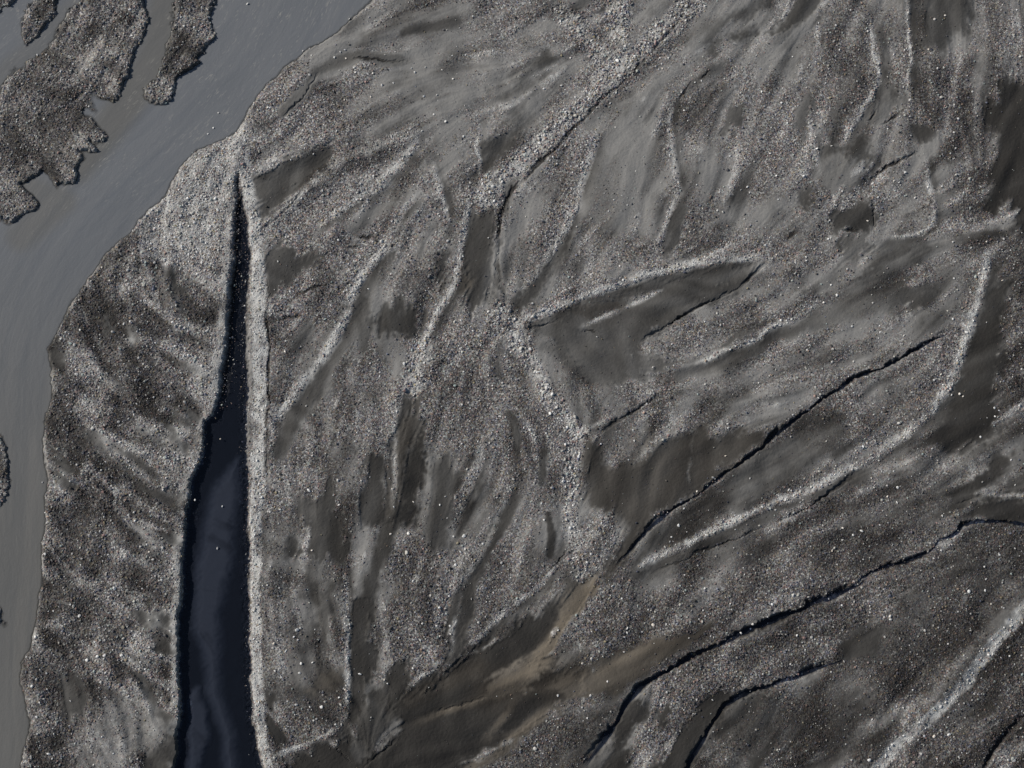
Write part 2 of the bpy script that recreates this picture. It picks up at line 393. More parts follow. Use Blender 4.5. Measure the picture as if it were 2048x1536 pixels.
# damp silt slips, pockets and filled channels, with slope shade painted in  (outline, edge, depth, wet)
for pts, soft, dep, wet in [
  ([(702,284),(680,312),(650,333),(618,360),(585,388),(545,425),(522,445),(514,400),(505,352),(545,338),(590,316),(625,292),(660,281)], 5, 0.26, 0.62),
  ([(530,512),(560,490),(585,500),(605,520),(655,498),(660,508),(622,532),(575,560),(545,575),(534,592),(531,555)], 5, 0.20, 0.62),
  ([(970,282),(1030,262),(1040,290),(1000,325),(968,352)], 8, 0.16, 0.5),
  ([(942,420),(975,428),(1004,400),(996,472),(994,539),(1008,582),(985,570),(965,606),(938,626),(922,609),(936,574),(932,534),(922,494),(932,446)], 5, 0.34, 0.62),
  ([(1212,-10),(1236,-10),(1222,40),(1203,40)], 4, 0.16, 0.5),
  ([(1079,98),(1094,98),(1102,135),(1094,165),(1084,145)], 5, 0.12, 0.5),
  ([(755,508),(778,503),(768,540),(738,562),(728,620),(746,662),(720,662),(700,632),(712,590)], 7, 0.16, 0.55),
  ([(760,642),(775,617),(800,610),(832,625),(826,660),(821,684),(800,676),(775,662)], 6, 0.20, 0.72),
  ([(838,628),(862,618),(858,640),(842,655)], 4, 0.12, 0.6),
  ([(878,510),(905,503),(906,530),(886,560),(891,590),(882,612),(875,570),(872,535)], 5, 0.18, 0.58),
  ([(805,785),(830,783),(828,820),(811,838),(801,872),(789,930),(780,900),(795,850)], 4, 0.30, 0.66),
  ([(832,873),(850,840),(847,950),(840,1000),(836,1050),(790,1050),(798,990),(808,940)], 5, 0.32, 0.86),
  ([(740,912),(764,912),(758,970),(770,980),(770,1045),(728,1052),(727,1000),(738,960)], 6, 0.22, 0.74),
  ([(572,971),(600,990),(635,1006),(645,974),(662,962),(668,1010),(674,1050),(690,1092),(682,1124),(664,1116),(650,1090),(640,1112),(620,1106),(614,1060),(600,1025)], 5, 0.18, 0.66),
  ([(578,1078),(616,1104),(590,1128),(572,1118)], 5, 0.10, 0.6),
  ([(865,940),(885,918),(900,930),(925,926),(948,918),(936,970),(916,1010),(906,1050),(891,1095),(864,1088),(860,1040),(872,990)], 10, 0.16, 0.62),
  ([(930,1138),(952,1148),(950,1200),(937,1250),(942,1290),(935,1312),(900,1342),(894,1330),(905,1280),(905,1220),(915,1180)], 5, 0.28, 0.68),
  ([(697,1200),(735,1203),(743,1270),(749,1350),(731,1380),(734,1410),(716,1440),(692,1480),(664,1482),(690,1450),(703,1420),(700,1290)], 4, 0.34, 0.72),
  ([(775,1332),(818,1308),(819,1350),(806,1375),(791,1400),(772,1472),(775,1400)], 4, 0.30, 0.8),
  ([(532,1388),(546,1395),(547,1430),(566,1480),(548,1497),(538,1440)], 5, 0.18, 0.75),
  ([(575,1200),(600,1190),(605,1235),(585,1240)], 10, 0.06, 0.6),
  ([(635,1185),(660,1175),(668,1230),(640,1245)], 8, 0.08, 0.65),
  ([(1130,458),(1128,500),(1092,552),(1052,612),(1034,618),(1030,600),(1070,560),(1105,510)], 4, 0.14, 0.5),
  ([(1440,702),(1465,670),(1485,650),(1512,636),(1540,633),(1572,640),(1545,660),(1500,681),(1450,706)], 4, 0.16, 0.52),
  ([(1580,-10),(1648,-10),(1632,35),(1605,37),(1580,56),(1550,66),(1560,50),(1573,25)], 5, 0.18, 0.62),
  ([(1455,72),(1480,62),(1536,64),(1570,45),(1545,68),(1490,77),(1462,79)], 5, 0.10, 0.5),
  ([(1410,52),(1461,28),(1540,-5),(1500,25),(1440,60),(1425,105),(1405,90)], 9, 0.06, 0.5),
  ([(1467,212),(1490,210),(1480,238),(1445,268),(1462,240)], 5, 0.08, 0.5),
  ([(1860,-10),(1920,-10),(1945,30),(1922,52),(1882,112),(1857,92),(1850,40)], 10, 0.12, 0.62),
  ([(1765,164),(1812,164),(1816,190),(1800,216),(1770,236),(1735,247),(1755,215)], 5, 0.18, 0.2),
  ([(1780,170),(1806,172),(1806,200),(1778,198)], 6, 0.05, 0.5),
  ([(1828,252),(1850,246),(1862,272),(1842,284)], 5, 0.10, 0.62),
  ([(1695,290),(1742,268),(1737,300),(1752,312),(1730,337),(1714,337),(1690,312)], 7, 0.12, 0.6),
  ([(1640,300),(1665,292),(1682,300),(1681,311),(1650,321)], 5, 0.10, 0.6),
  ([(1590,225),(1615,205),(1622,270),(1600,290)], 9, 0.08, 0.35),
  ([(1668,432),(1700,420),(1722,398),(1738,430),(1740,466),(1722,461),(1690,465),(1680,495),(1667,470)], 6, 0.18, 0.72),
  ([(1600,385),(1616,378),(1626,400),(1614,422),(1600,410)], 4, 0.12, 0.6),
  ([(1970,575),(2008,570),(2012,700),(2000,768),(1995,840),(1962,882),(1900,902),(1850,885),(1882,840),(1908,795),(1930,720),(1950,655)], 8, 0.20, 0.80),
  ([(1905,1012),(1930,990),(1950,950),(1990,920),(2060,895),(2000,945),(1960,985),(1925,1010)], 8, 0.10, 0.75),
  ([(1950,992),(2000,995),(2048,1006),(2250,1010),(2250,1060),(2048,1041),(1980,1031),(1945,1020)], 4, 0.26, 0.78),
  ([(1600,850),(1630,836),(1680,836),(1700,868),(1680,882),(1668,902),(1640,922),(1600,945),(1575,930),(1590,885)], 9, 0.06, 0.58),
  ([(1255,1400),(1290,1395),(1290,1430),(1266,1470),(1245,1560),(1200,1560),(1225,1480)], 5, 0.18, 0.78),
  ([(1314,1425),(1336,1415),(1334,1450),(1318,1455)], 4, 0.14, 0.8),
  ([(1442,1385),(1402,1400),(1382,1440),(1340,1480),(1295,1560),(1362,1560),(1394,1490),(1425,1435),(1470,1396)], 6, 0.16, 0.8),
  ([(1680,1270),(1760,1262),(1760,1300),(1700,1322),(1680,1310)], 9, 0.06, 0.6),
  ([(1790,585),(1850,570),(1860,600),(1830,625),(1795,622)], 12, 0.05, 0.6),
  ([(1325,530),(1342,528),(1362,570),(1380,610),(1366,625),(1345,580)], 5, 0.16, 0.68),
  ([(250,660),(268,670),(285,735),(268,740),(256,700)], 6, 0.10, 0.6),
  ([(104,692),(118,682),(124,712),(112,740),(100,728)], 5, 0.14, 0.75),
  ([(336,856),(352,866),(376,892),(382,912),(366,905),(345,880)], 4, 0.16, 0.62),
  ([(320,806),(352,806),(386,838),(382,856),(356,842)], 7, 0.10, 0.58),
  ([(108,896),(130,902),(146,942),(132,958),(112,925)], 6, 0.12, 0.7),
  ([(280,975),(325,980),(358,1000),(352,1016),(310,1002)], 7, 0.10, 0.55),
  ([(262,1222),(275,1217),(300,1228),(325,1209),(348,1225),(356,1264),(335,1264),(305,1252),(280,1239)], 4, 0.22, 0.74),
  ([(297,1292),(325,1286),(354,1297),(354,1322),(322,1315)], 4, 0.18, 0.72),
  ([(277,1358),(288,1362),(305,1395),(334,1424),(358,1450),(356,1536),(340,1600),(280,1560),(287,1512),(325,1487),(332,1462),(300,1412)], 4, 0.20, 0.70),
  ([(140,1325),(160,1348),(160,1375),(177,1395),(162,1422),(140,1442),(122,1420),(119,1380),(130,1345)], 7, 0.20, 0.74),
  ([(327,1068),(345,1072),(362,1090),(350,1094)], 4, 0.1, 0.6),
  ([(205,640),(232,650),(240,668),(214,664)], 7, 0.08, 0.5),
]:
    if pts[0][0] == 1325 and pts[0][1] == 530:       # the dark slot high on the left bank
        pts = [(a - 998, b) for a, b in pts]
    area(pts, soft, depth=dep, gravel=0.04, wet=wet, coarse=0.2)

# large silt basins
area(B1, 4, depth=0.26, gravel=0.02, wet=0.42, coarse=0.2)
area([(1280,600),(1400,560),(1500,540),(1460,580),(1390,618),(1340,644),(1280,684)], 14, wet=0.62, gravel=0.02)
area([(1080,690),(1240,700),(1330,722),(1300,745),(1200,765),(1165,745)], 16, wet=0.48, gravel=0.02)
area([(1140,620),(1250,585),(1240,610),(1180,640)], 8, wet=0.72, tan=0.2)
area(B2, 7, depth=0.24, gravel=0.03, wet=0.62, coarse=0.2, tan=0.25)
area([(1200,780),(1320,800),(1330,860),(1290,900),(1240,925),(1205,900),(1190,860)], 16, gravel=0.5, wet=0.15, depth=-0.1)
area(FLATR, 10, gravel=0.20, wet=0.50, coarse=0.35)
area(B3, 6, depth=0.34, gravel=0.02, wet=0.97, coarse=0.2)
area(DR, 6, depth=0.24, gravel=0.03, wet=0.88, coarse=0.2)
area([(1683,470),(1730,465),(1746,490),(1715,521),(1690,511)], 3, depth=0.10, gravel=0.03, wet=0.35)
area([(1645,320),(1680,305),(1700,320),(1722,345),(1716,370),(1690,392),(1640,372)], 8, gravel=0.05, wet=0.12, depth=-0.05)
area([(210,1400),(275,1385),(330,1465),(290,1510),(200,1560),(150,1536),(156,1480)], 12, gravel=0.28, coarse=0.4, wet=0.12, depth=-0.04)
area([(735,1385),(775,1360),(776,1400),(781,1460),(760,1492),(712,1522),(700,1500),(720,1450),(735,1410)], 3, depth=-0.14, gravel=0.02, wet=0.62)
area([(1350,660),(1560,590),(1620,600),(1560,650),(1480,660),(1380,700),(1290,700)], 10, gravel=0.70, wet=0.2)
area([(1530,490),(1630,560),(1630,605),(1590,640),(1540,668),(1500,620),(1540,560)], 8, gravel=0.72, wet=0.12, depth=-0.10)
# tan silt tongues
area([(1165,1165),(1202,1150),(1172,1195),(1152,1235),(1127,1262),(1102,1292),(1082,1340),(1062,1366),(1010,1386),(973,1392),(988,1352),(1040,1320),(1090,1270),(1115,1230),(1119,1195),(1133,1180)], 6, gravel=0.02, wet=0.30, tan=0.75, depth=-0.06)
area([(1100,1372),(1160,1342),(1220,1312),(1290,1276),(1340,1276),(1420,1256),(1330,1312),(1260,1362),(1200,1392),(1150,1412),(1110,1432),(1060,1462),(1020,1492),(985,1515),(950,1560),(900,1560),(1000,1490),(1080,1440),(1130,1400)], 7, gravel=0.06, wet=0.52, tan=0.6, depth=-0.05)
area([(828,784),(849,784),(846,840),(833,880),(816,900),(806,950),(796,1000),(783,1034),(769,1027),(772,980),(782,920),(795,870),(811,836),(825,830)], 3, gravel=0.03, wet=0.45, tan=0.25, depth=0.16)
area([(922,545),(934,540),(938,572),(925,594),(914,590)], 4, gravel=0.03, wet=0.3, tan=0.5, depth=0.1)
area([(640,1350),(695,1340),(690,1372),(630,1392),(612,1385)], 8, gravel=0.1, wet=0.4, tan=0.5)

stroke(TAN, [(980,1380),(1060,1350),(1110,1370),(1180,1350),(1290,1300)], 34, .6, .9); stroke(TAN, [(1185,1165),(1140,1235),(1095,1300),(1060,1350),(990,1382)], 17, .9, .7); stroke(WET_SHADE, [(1185,1165),(1140,1235),(1095,1300),(1060,1350),(990,1382)], 16, .26, .7)
stroke(TAN, [(820,1400),(880,1370),(960,1330)], 16, .5, .9); stroke(WET_SHADE, [(820,1400),(880,1370),(950,1335)], 12, .6, .9)
# sand strips beside the banks
stroke(G, [(800,122),(737,114),(697,114),(665,128),(640,138),(618,168),(600,192),(568,222)], 13, 0.06, 0.4)
stroke(WET_SHADE, [(800,122),(737,114),(697,114),(665,128),(640,138),(618,168),(600,192),(568,222)], 11, 0.35, 0.5)
stroke(G, [(810,62),(860,52),(910,44)], 9, 0.1); stroke(WET_SHADE, [(810,62),(860,52),(910,44)], 9, 0.5)
stroke(G, [(560,900),(585,850),(610,800),(650,740),(700,660)], 16, 0.12); stroke(WET_SHADE, [(550,905),(585,850),(610,800),(650,740)], 12, 0.55)
stroke(G, [(740,560),(745,640),(775,690),(812,745)], 22, 0.18)
stroke(G, [(1365,420),(1350,470),(1335,510)], 11, 0.08); stroke(WET_SHADE, [(1365,420),(1350,470),(1335,510)], 9, 0.4)
stroke(G, [(700,450),(760,425),(830,385)], 13, 0.2)
stroke(G, [(905,500),(905,560),(890,600)], 9, 0.15)
stroke(G, [(770,1180),(765,1280),(770,1330)], 14, 0.35)
stroke(G, [(610,1180),(620,1280),(610,1340)], 16, 0.3)
stroke(G, [(1360,748),(1440,718),(1536,675),(1600,650)], 12, 0.1); stroke(WET_SHADE, [(1360,748),(1440,718),(1536,675)], 9, 0.35)
stroke(G, [(1090,900),(1082,960),(1078,1010)], 10, 0.25); stroke(WET_SHADE, [(1092,880),(1085,950),(1080,970)], 7, 0.5)
stroke(G, [(1098,1040),(1105,1080),(1100,1110)], 7, 0.1); stroke(WET_SHADE, [(1098,1030),(1107,1080),(1100,1110)], 7, 0.68)
stroke(WET_SHADE, [(1030,1000),(1000,1060),(970,1110),(945,1150)], 9, 0.6); stroke(G, [(1030,1000),(1000,1060),(970,1110),(945,1150)], 9, 0.1)
stroke(WET_SHADE, [(1020,830),(1025,870)], 8, 0.55)

# long silted channels tapering down the middle of the plain
for pts, wd, val in [([(822,785),(808,880),(795,960),(785,1040),(760,1120),(735,1190),(722,1290),(722,1380),(700,1460)], 15, .74), ([(1015,990),(985,1070),(955,1130),(935,1200),(925,1280),(905,1335)], 12, .72),
   ([(760,915),(750,1000),(742,1060)], 12, .72), ([(895,925),(885,1010),(878,1085)], 13, .66), ([(722,590),(725,660),(738,735)], 11, .55), ([(578,975),(635,1010),(655,1050),(684,1118)], 10, .66),
   ([(655,965),(655,1010),(668,1070)], 9, .66), ([(600,810),(572,880),(556,935)], 11, .6), ([(1022,815),(1032,880),(1040,930)], 8, .58), ([(1125,470),(1085,555),(1045,612)], 9, .58), ([(965,430),(965,520),(955,612)], 24, .66),
   ([(800,1330),(790,1390),(778,1460)], 11, .8), ([(880,360),(905,420),(900,480)], 7, .5), ([(655,1180),(650,1240),(660,1300)], 8, .55), ([(1185,880),(1200,960),(1215,1030)], 13, .7), ([(560,540),(610,515),(650,500)], 9, .62)]:
    for M_, v_ in ((WET_SHADE, val), (G, .05), (CO, .2)): stroke(M_, pts, wd, v_, .7, e=70)
for pts, wd in [([(1060,1355),(960,1402),(880,1425),(815,1455)], 8), ([(1090,1372),(1180,1352),(1300,1292),(1400,1262)], 10), ([(1040,1385),(1010,1430),(960,1490)], 8), ([(1120,1400),(1060,1450),(980,1510)], 10)]:
    stroke(TAN, pts, wd, .75, .8, e=60); stroke(WET_SHADE, pts, wd, .46, .8, e=60)
# coarse stony drains: lines of blocky gravel
DRAINS = [([(1390,0),(1330,60),(1262,125),(1205,185),(1130,240),(1080,285),(1030,335),(985,365)], 24),
  ([(1240,0),(1240,60),(1232,110),(1200,180)], 26), ([(1130,30),(1180,80),(1215,130)], 22),
  ([(1040,685),(1065,735),(1100,795),(1140,845),(1165,868)], 18), ([(1150,880),(1142,950),(1138,1020),(1142,1090),(1160,1150)], 17),
  ([(975,375),(960,400),(985,395)], 26), ([(1000,630),(1025,660),(1040,680)], 28), ([(850,700),(830,745),(825,770)], 26)]
for pts, wd in DRAINS:
    stroke(G, pts, wd, 1.0, 0.5); stroke(CO, pts, wd, 1.4, 0.5)
    stroke(WET_SHADE, pts, wd, 0.10, 0.5); stroke(PALE, pts, wd * .8, .62, .6)

# ------------------------------------------------------------------ banks, crests and scarps (low side right of travel)
SC = [
 # h, wl, d, wr
 ([(1030,648),(1100,626),(1180,592),(1260,566),(1330,548),(1400,531),(1470,521),(1530,518)], .40, 17, .26, 46, .55),
 ([(1030,612),(1050,582),(1085,540),(1125,485),(1150,430),(1166,370),(1190,300),(1200,262)], .32, 20, .18, 26, .45),
 ([(1310,520),(1320,484),(1336,440),(1354,404),(1362,370),(1345,310),(1345,200)], .22, 14, .16, 20, .35),
 ([(540,862),(572,820),(605,780),(650,722),(690,662),(705,610),(720,568),(748,528),(795,482)], .36, 24, .20, 30, .40),
 ([(750,384),(776,356),(808,331),(835,292),(845,264)], .34, 22, .18, 24, .40),
 ([(520,462),(560,430),(600,388),(640,352),(700,322),(760,296),(845,262)][::-1], -.0, 10, .0, 10, .0),
 ([(600,466),(650,450),(690,420),(745,386),(790,366)], .20, 16, .12, 20, .30),
 ([(777,486),(788,450),(812,422),(838,398)], .16, 14, .12, 16, .2),
 ([(920,1192),(946,1140),(976,1090),(1002,1040),(1022,990),(1042,930)], .30, 26, .14, 18, .25),
 ([(900,1085),(915,1050),(935,1005),(955,950),(975,890)], .22, 26, .05, 20, .2),
 ([(937,1297),(974,1262),(1024,1216),(1062,1190),(1135,1110)], .26, 12, .16, 30, .45),
 ([(937,1314),(980,1290),(1024,1270)], .12, 10, .10, 14, .25),
 ([(687,1456),(702,1420),(702,1290),(698,1200),(690,1130)], .26, 16, .12, 20, .35),
 ([(806,1382),(850,1352),(890,1322)], .24, 12, .14, 16, .5),
 ([(533,1526),(560,1511),(620,1491),(660,1471),(690,1456)], .30, 14, .16, 20, .6),
 ([(905,1320),(912,1240),(928,1170)], .22, 16, .10, 14, .3),
 ([(1165,866),(1200,850),(1240,828)], .12, 14, .1, 14, .2),
 ([(1390,732),(1470,702),(1560,657),(1620,622),(1645,602)], .26, 13, .14, 24, .55),
 ([(1161,660),(1199,637),(1249,620),(1286,597),(1331,585)], .20, 13, .10, 20, .35),
 ([(1252,1152),(1330,1112),(1420,1072),(1500,1032),(1580,1000),(1660,966),(1740,925)], .34, 20, .12, 26, .55),
 ([(1740,925),(1810,880),(1880,812),(1905,775),(1932,700),(1960,620),(1980,540),(1988,495)], .36, 24, .20, 30, .50),
 ([(1548,70),(1560,50),(1575,25),(1602,-10)], .28, 12, .14, 26, .5),
 ([(1678,300),(1692,284),(1712,245),(1737,210),(1757,174),(1763,150),(1757,118),(1750,80),(1745,30)], .36, 14, .18, 20, .7),
 ([(1817,194),(1822,140),(1824,90),(1820,40),(1813,-10)], .28, 10, .12, 20, .55),
 ([(1640,345),(1636,325),(1626,275),(1622,237),(1617,198)], .24, 10, .10, 18, .4),
 ([(1762,478),(1800,476),(1858,468),(1874,445),(1868,405),(1861,360),(1853,308)], .32, 14, .16, 16, .6),
 ([(1736,1542),(1773,1502),(1811,1464),(1861,1419),(1921,1364),(1946,1319),(1998,1261),(2048,1196),(2120,1100)][::-1], .0, 12, .0, 30, .0),
 ([(962,360),(960,310),(957,225)], .20, 9, .12, 16, .45),
 ([(1640,112),(1640,80),(1638,44)], .14, 10, .1, 14, .2),
 ([(905,452),(896,410),(880,370),(868,325)], .22, 14, .12, 20, .4),
 ([(832,740),(850,692),(872,640),(892,610),(913,580),(921,540),(929,480),(938,430),(946,385)], .26, 16, .12, 22, .5),
 ([(788,1030),(800,960),(790,880),(802,800),(812,770)], .14, 18, .05, 16, .25),
 ([(325,622),(315,575),(302,538)], .20, 16, .12, 20, .25),
 ([(150,840),(225,880),(275,914),(325,949),(352,965)], .26, 18, .14, 24, .25),
 ([(240,1033),(300,1056),(356,1070)], .20, 14, .10, 16, .3),
 ([(1945,985),(2000,992),(2050,1002),(2200,1005)], .22, 12, .1, 12, .3),
 ([(235,740),(258,790),(262,800)], .12, 12, .1, 14, .1),
 ([(1380,972),(1382,920),(1388,865)], .08, 8, .05, 10, .15),
]
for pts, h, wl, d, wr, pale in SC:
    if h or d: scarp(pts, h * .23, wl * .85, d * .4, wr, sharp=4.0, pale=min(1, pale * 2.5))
ridge([(845,262),(790,285),(730,305),(690,322),(640,352),(600,388),(560,430),(520,462)], .12, 11, pale=.6, gravel=.95)
ridge([(500,345),(560,328),(625,288),(680,262)], .14, 12, pale=.2, gravel=.9)
# levee at the lower right: pale bank with sunlight painted on its face
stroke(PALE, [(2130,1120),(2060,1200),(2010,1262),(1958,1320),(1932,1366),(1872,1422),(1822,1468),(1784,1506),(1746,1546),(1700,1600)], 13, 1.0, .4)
scarp([(2120,1110),(2048,1198),(1998,1262),(1946,1320),(1921,1365),(1861,1420),(1811,1465),(1773,1502),(1736,1542),(1680,1620)], .05, 40, -.30, 34, sharp=6, damp=0)
# levee along the trough
LEVEE = [(u - 5, v) for u, v in [(479,250),(484,285),(488,310),(494,345),(503,392),(511,440),(517,520),(523,620),(525,700),(524,800),(519,900),(518,1000),(513,1100),(514,1200),(516,1300),(518,1400),(527,1470),(538,1550),(548,1640)]]
ridge(LEVEE, .06, 17, e=40)
stroke(PALE, LEVEE, 13, 1.0, .3); stroke(G, LEVEE, 15, .85, .4); stroke(CO, LEVEE, 14, .6, .4); stroke(WET_SHADE, LEVEE, 15, 0.0, .4)
LEFTRIM = [(478,262),(469,330),(463,400),(461,470),(456,530),(447,610),(442,680),(433,765),(424,818),(398,858),(392,920),(368,985),(358,1060),(356,1180),(350,1270),(352,1400),(347,1460)]
ridge(LEFTRIM, .09, 13, e=40)
stroke(PALE, LEFTRIM, 11, .7, .5); stroke(CO, LEFTRIM, 12, .5, .5)
area([(478,262),(390,300),(345,362),(275,438),(300,520),(400,520),(462,470),(470,360)], 16, pale=.95, coarse=.85, gravel=1.0, wet=.0)

# incised rills with blue-black shade painted into the cut  (points, width, depth)
RILLS = [
 ([(1280,685),(1340,646),(1400,612),(1450,586),(1500,560),(1537,528)], 3.0, .34),
 ([(1045,660),(1075,652),(1110,640),(1125,632)], 2.5, .22),
 ([(1161,661),(1185,662),(1205,668)], 2, .14),
 ([(1186,876),(1196,868),(1224,848),(1261,826),(1299,801),(1349,781)], 3.2, .30),
 ([(1164,873),(1180,878),(1186,876)], 4, .34),
 ([(1900,664),(1861,682),(1828,702),(1786,727),(1740,745),(1680,772),(1610,822),(1556,868),(1536,885),(1499,916),(1449,949),(1404,979),(1349,1016),(1311,1044),(1281,1074),(1258,1104),(1228,1132)], 4.2, .46),
 ([(1536,1050),(1586,1031),(1630,1005),(1681,972),(1736,938)], 3.0, .24),
 ([(1300,1148),(1390,1108),(1470,1078),(1536,1050)], 2.5, .14),
 ([(2075,1056),(2030,1044),(1990,1041),(1960,1040),(1926,1049),(1908,1074),(1873,1078)], 3.6, .46),
 ([(1880,1076),(1862,1098),(1846,1113),(1786,1131),(1736,1142),(1700,1176)], 4.5, .46),
 ([(1732,1162),(1690,1182),(1640,1202),(1590,1226),(1536,1248),(1449,1281),(1386,1313),(1324,1345),(1276,1378),(1245,1416),(1224,1460),(1196,1496),(1170,1530)], 6.6, .66),
 ([(1690,1318),(1611,1345),(1536,1370),(1474,1393),(1437,1425),(1414,1465),(1394,1498),(1372,1540),(1350,1600)], 5.2, .58),
 ([(2080,1400),(2048,1432),(2002,1482),(1968,1536),(1950,1580)], 4.0, .5),
 ([(870,1426),(905,1415),(935,1404),(978,1394)], 1.8, .16),
 ([(794,1478),(770,1502),(745,1518),(725,1536)], 2.2, .22),
 ([(650,1486),(670,1492),(690,1512),(702,1524)], 2.2, .22),
 ([(1836,304),(1790,325),(1755,346),(1742,368)], 3.4, .34),
 ([(1747,398),(1741,440),(1750,468)], 3.0, .28),
 ([(1384,10),(1324,82),(1261,149),(1209,194),(1136,272),(1074,334),(1029,378),(1012,400),(1001,435),(998,490),(996,530),(1004,572),(1022,612)], 3.0, .15),
 ([(1815,214),(1785,240),(1757,250)], 2, .14), ([(1752,215),(1745,235),(1735,244)], 2, .14),
 ([(1382,160),(1370,178),(1358,202)], 2.4, .16), ([(1416,140),(1400,160)], 2.4, .16),
 ([(1098,1140),(1118,1112),(1135,1100)], 2.5, .2),
 ([(820,126),(790,124),(760,120),(737,118),(697,117),(680,124)], 1.8, .14),
 ([(640,142),(622,170),(604,195),(572,228),(558,252)], 2.2, .20),
 ([(742,0),(672,62),(632,87),(600,107)], 2.5, .12),
 ([(532,550),(537,640),(538,700),(536,800),(533,900),(532,980)], 2.2, .14),
 ([(520,462),(560,430),(600,388),(615,372)], 3, .2),
 ([(710,474),(735,478),(757,474)], 3.5, .16), ([(690,497),(705,490),(725,500)], 2.5, .12),
 ([(535,645),(570,635),(612,628)], 5, .22), ([(575,600),(640,572),(690,560)], 3, .12),
 ([(1680,465),(1700,461),(1728,462)], 2, .14), ([(1600,460),(1570,480)], 3, .1),
 ([(1905,1010),(1935,996),(1960,990)], 2.4, .18),
 ([(1945,1016),(1955,1000),(1962,994)], 3, .2),
]
rill_mask = np.zeros((ny, nx))
for pts, wd, dep in RILLS:
    p = smooth_pts(pts); w = window(p, wd * 6)
    if w is None: continue
    dist, sg, run, tot = line_dist(p, U[w], V[w])
    wv = wd * np.clip(1 + .30 * n_wob[w] + .16 * n_jag[w], .35, 1.7)
    b = (1 - sstep((dist - wv * .55) / (wv * .9))) * taper(run, tot, 70) * np.clip(0.85 + 0.3 * n_wob2[w], .3, 1.2)
    H[w] -= dep * .72 * b
    # the downhill bank stands a little proud, so the cut is a step as much as a groove
    H[w] += dep * .14 * np.exp(-((dist * sg + wd * 3.2) / (wd * 2.6)) ** 2) * taper(run, tot, 40)
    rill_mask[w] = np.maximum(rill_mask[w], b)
    WET_SHADE[w] = np.maximum(WET_SHADE[w], 0.75 * b)

# tone and cover vary along the old flow lines
silt0 = sstep((0.30 - G) / 0.25)
G += (1 - silt0) * (0.15 * fractal(190, 24) + 0.05 * FLOW + 0.13 * BIG2 + .11 * MID + .05) * (1 - .5 * wl_)
H += 0.045 * BIG + 0.006 * FLOW * (1 - silt0)
WET_SHADE -= (1 - silt0) * .11 * np.clip(MID, -1.8, .8) * (1 - .4 * wl_)
PALE = np.maximum(PALE, (1 - silt0) * (1 - wl_) * .34 * np.clip(MID + .4 * FLOW - 1.1, 0, 1.6))
H += (1 - silt0) * .010 * MID
WET_SHADE += 0.09 * BIG2 + (0.014 + 0.036 * (1 - silt0)) * FLOW + 0.09 * fractal(120, 20) * (1 - silt0)
WET_SHADE += (.06 + .13 * sstep((V0 - 620) / 620) + .05 * sstep((U0 - 1650) / 350)) * (1 - .5 * silt0) * (1 - .6 * wl_)  # damper lower down, with part of a vignette painted in
# ripples on the silt
area_r = sstep((0.30 - G) / 0.25)
H += area_r * (0.002 * FLOW + 0.010 * noise(46) + .003 * noise(9))
G = np.clip(G, 0, 1); CO = np.clip(CO, 0.12, 1.5)

# ------------------------------------------------------------------ gravel relief
rel = 0.6 * noise(6.5) + 0.5 * noise(12, wl_lo=60) + 0.35 * noise(24, ang=12, stretch=2.2, wl_lo=90)
amp = sstep((G - 0.08) / 0.85) * (0.005 + 0.015 * CO ** 1.6)
H += amp * rel + 0.004 * noise(5)
PALE *= np.clip(0.85 + 0.25 * noise(20), 0.4, 1.2)
PALE = np.clip(PALE, 0, 1)
WET_SHADE = 1 - (1 - np.clip(WET_SHADE * (1 - .9 * PALE), 0, 1)) ** 1.75 ; PALE = np.clip(PALE, 0, 1)

# ------------------------------------------------------------------ river, islands and trough cut into it
RIVER_Z, POOL_Z = -0.36, -0.34
n_shoal = noise(70) * sstep((330 - U0 - .25 * V0) / 120)
m_riv = pmask(RIVER, 9)
m_isl = np.zeros((ny, nx))
for isl in (ISLE_A, ISLE_B, ISLE_C, ISLE_D, ISLE_E, ISLE_F):
    w = window(isl, 40)
    sdi = poly_sd(isl, U[w] + 2.0 * n_wob2[w] + 1.6 * n_jag2[w], V[w] + 2.0 * n_wob[w] + 1.6 * n_jag[w]) + 2.5 * n_wob[w]
    m_isl[w] = np.maximum(m_isl[w], 1 - sstep(sdi / 15 + .5))
inr = m_riv * (1 - m_isl)
H -= m_riv * m_isl * (0.10 - .02 * np.clip(flow_l, -1, 1))
PALE = np.maximum(PALE, m_riv * np.exp(-((m_isl - .75) / .3) ** 2) * .35)
H = H * (1 - inr) + (-0.8 + .13 * np.clip(n_shoal, -1, 1.3)) * inr
shore = sstep((RIVER_Z + .16 - H) / .16) * (m_riv > .02)
WET_SHADE = np.maximum(WET_SHADE, .50 * shore); PALE *= 1 - .7 * shore
w = window(TROUGH, 60)
uT, vT = U0[w] + .8 * (U[w] - U0[w]) + .8 * n_jag2[w], V0[w] + .8 * (V[w] - V0[w])
sd = poly_sd(TROUGH, uT, vT)
SDT = np.full((ny, nx), 999.0); SDT[w] = sd
right_side = sstep((U[w] - (430 + 0.035 * (V[w] - 900))) / 40)
soft = 4 + 5 * right_side
mt = 1 - sstep((sd + soft * .4) / (2 * soft) + .5)
bed = np.full(sd.shape, -0.58)
mbar = np.maximum(pmask(BAR1, 17, w), 0.9 * pmask(BAR2, 10, w))
bed = bed + mbar * 0.19 + 0.003 * noise(22)[w]
stony = 0.10 * rel[w] * sstep((sd + 24) / 24)
H[w] = H[w] * (1 - mt) + (bed + stony) * mt
G[w] *= 1 - sstep(-(sd + 16) / 16)
WET_SHADE[w] = np.maximum(WET_SHADE[w], sstep((2 - sd) / 10) * (1.0 - .62 * mbar))
TAN[w] = np.maximum(TAN[w], mbar * 0.5)
PALE[w] *= 1 - sstep((5 - sd) / 8)
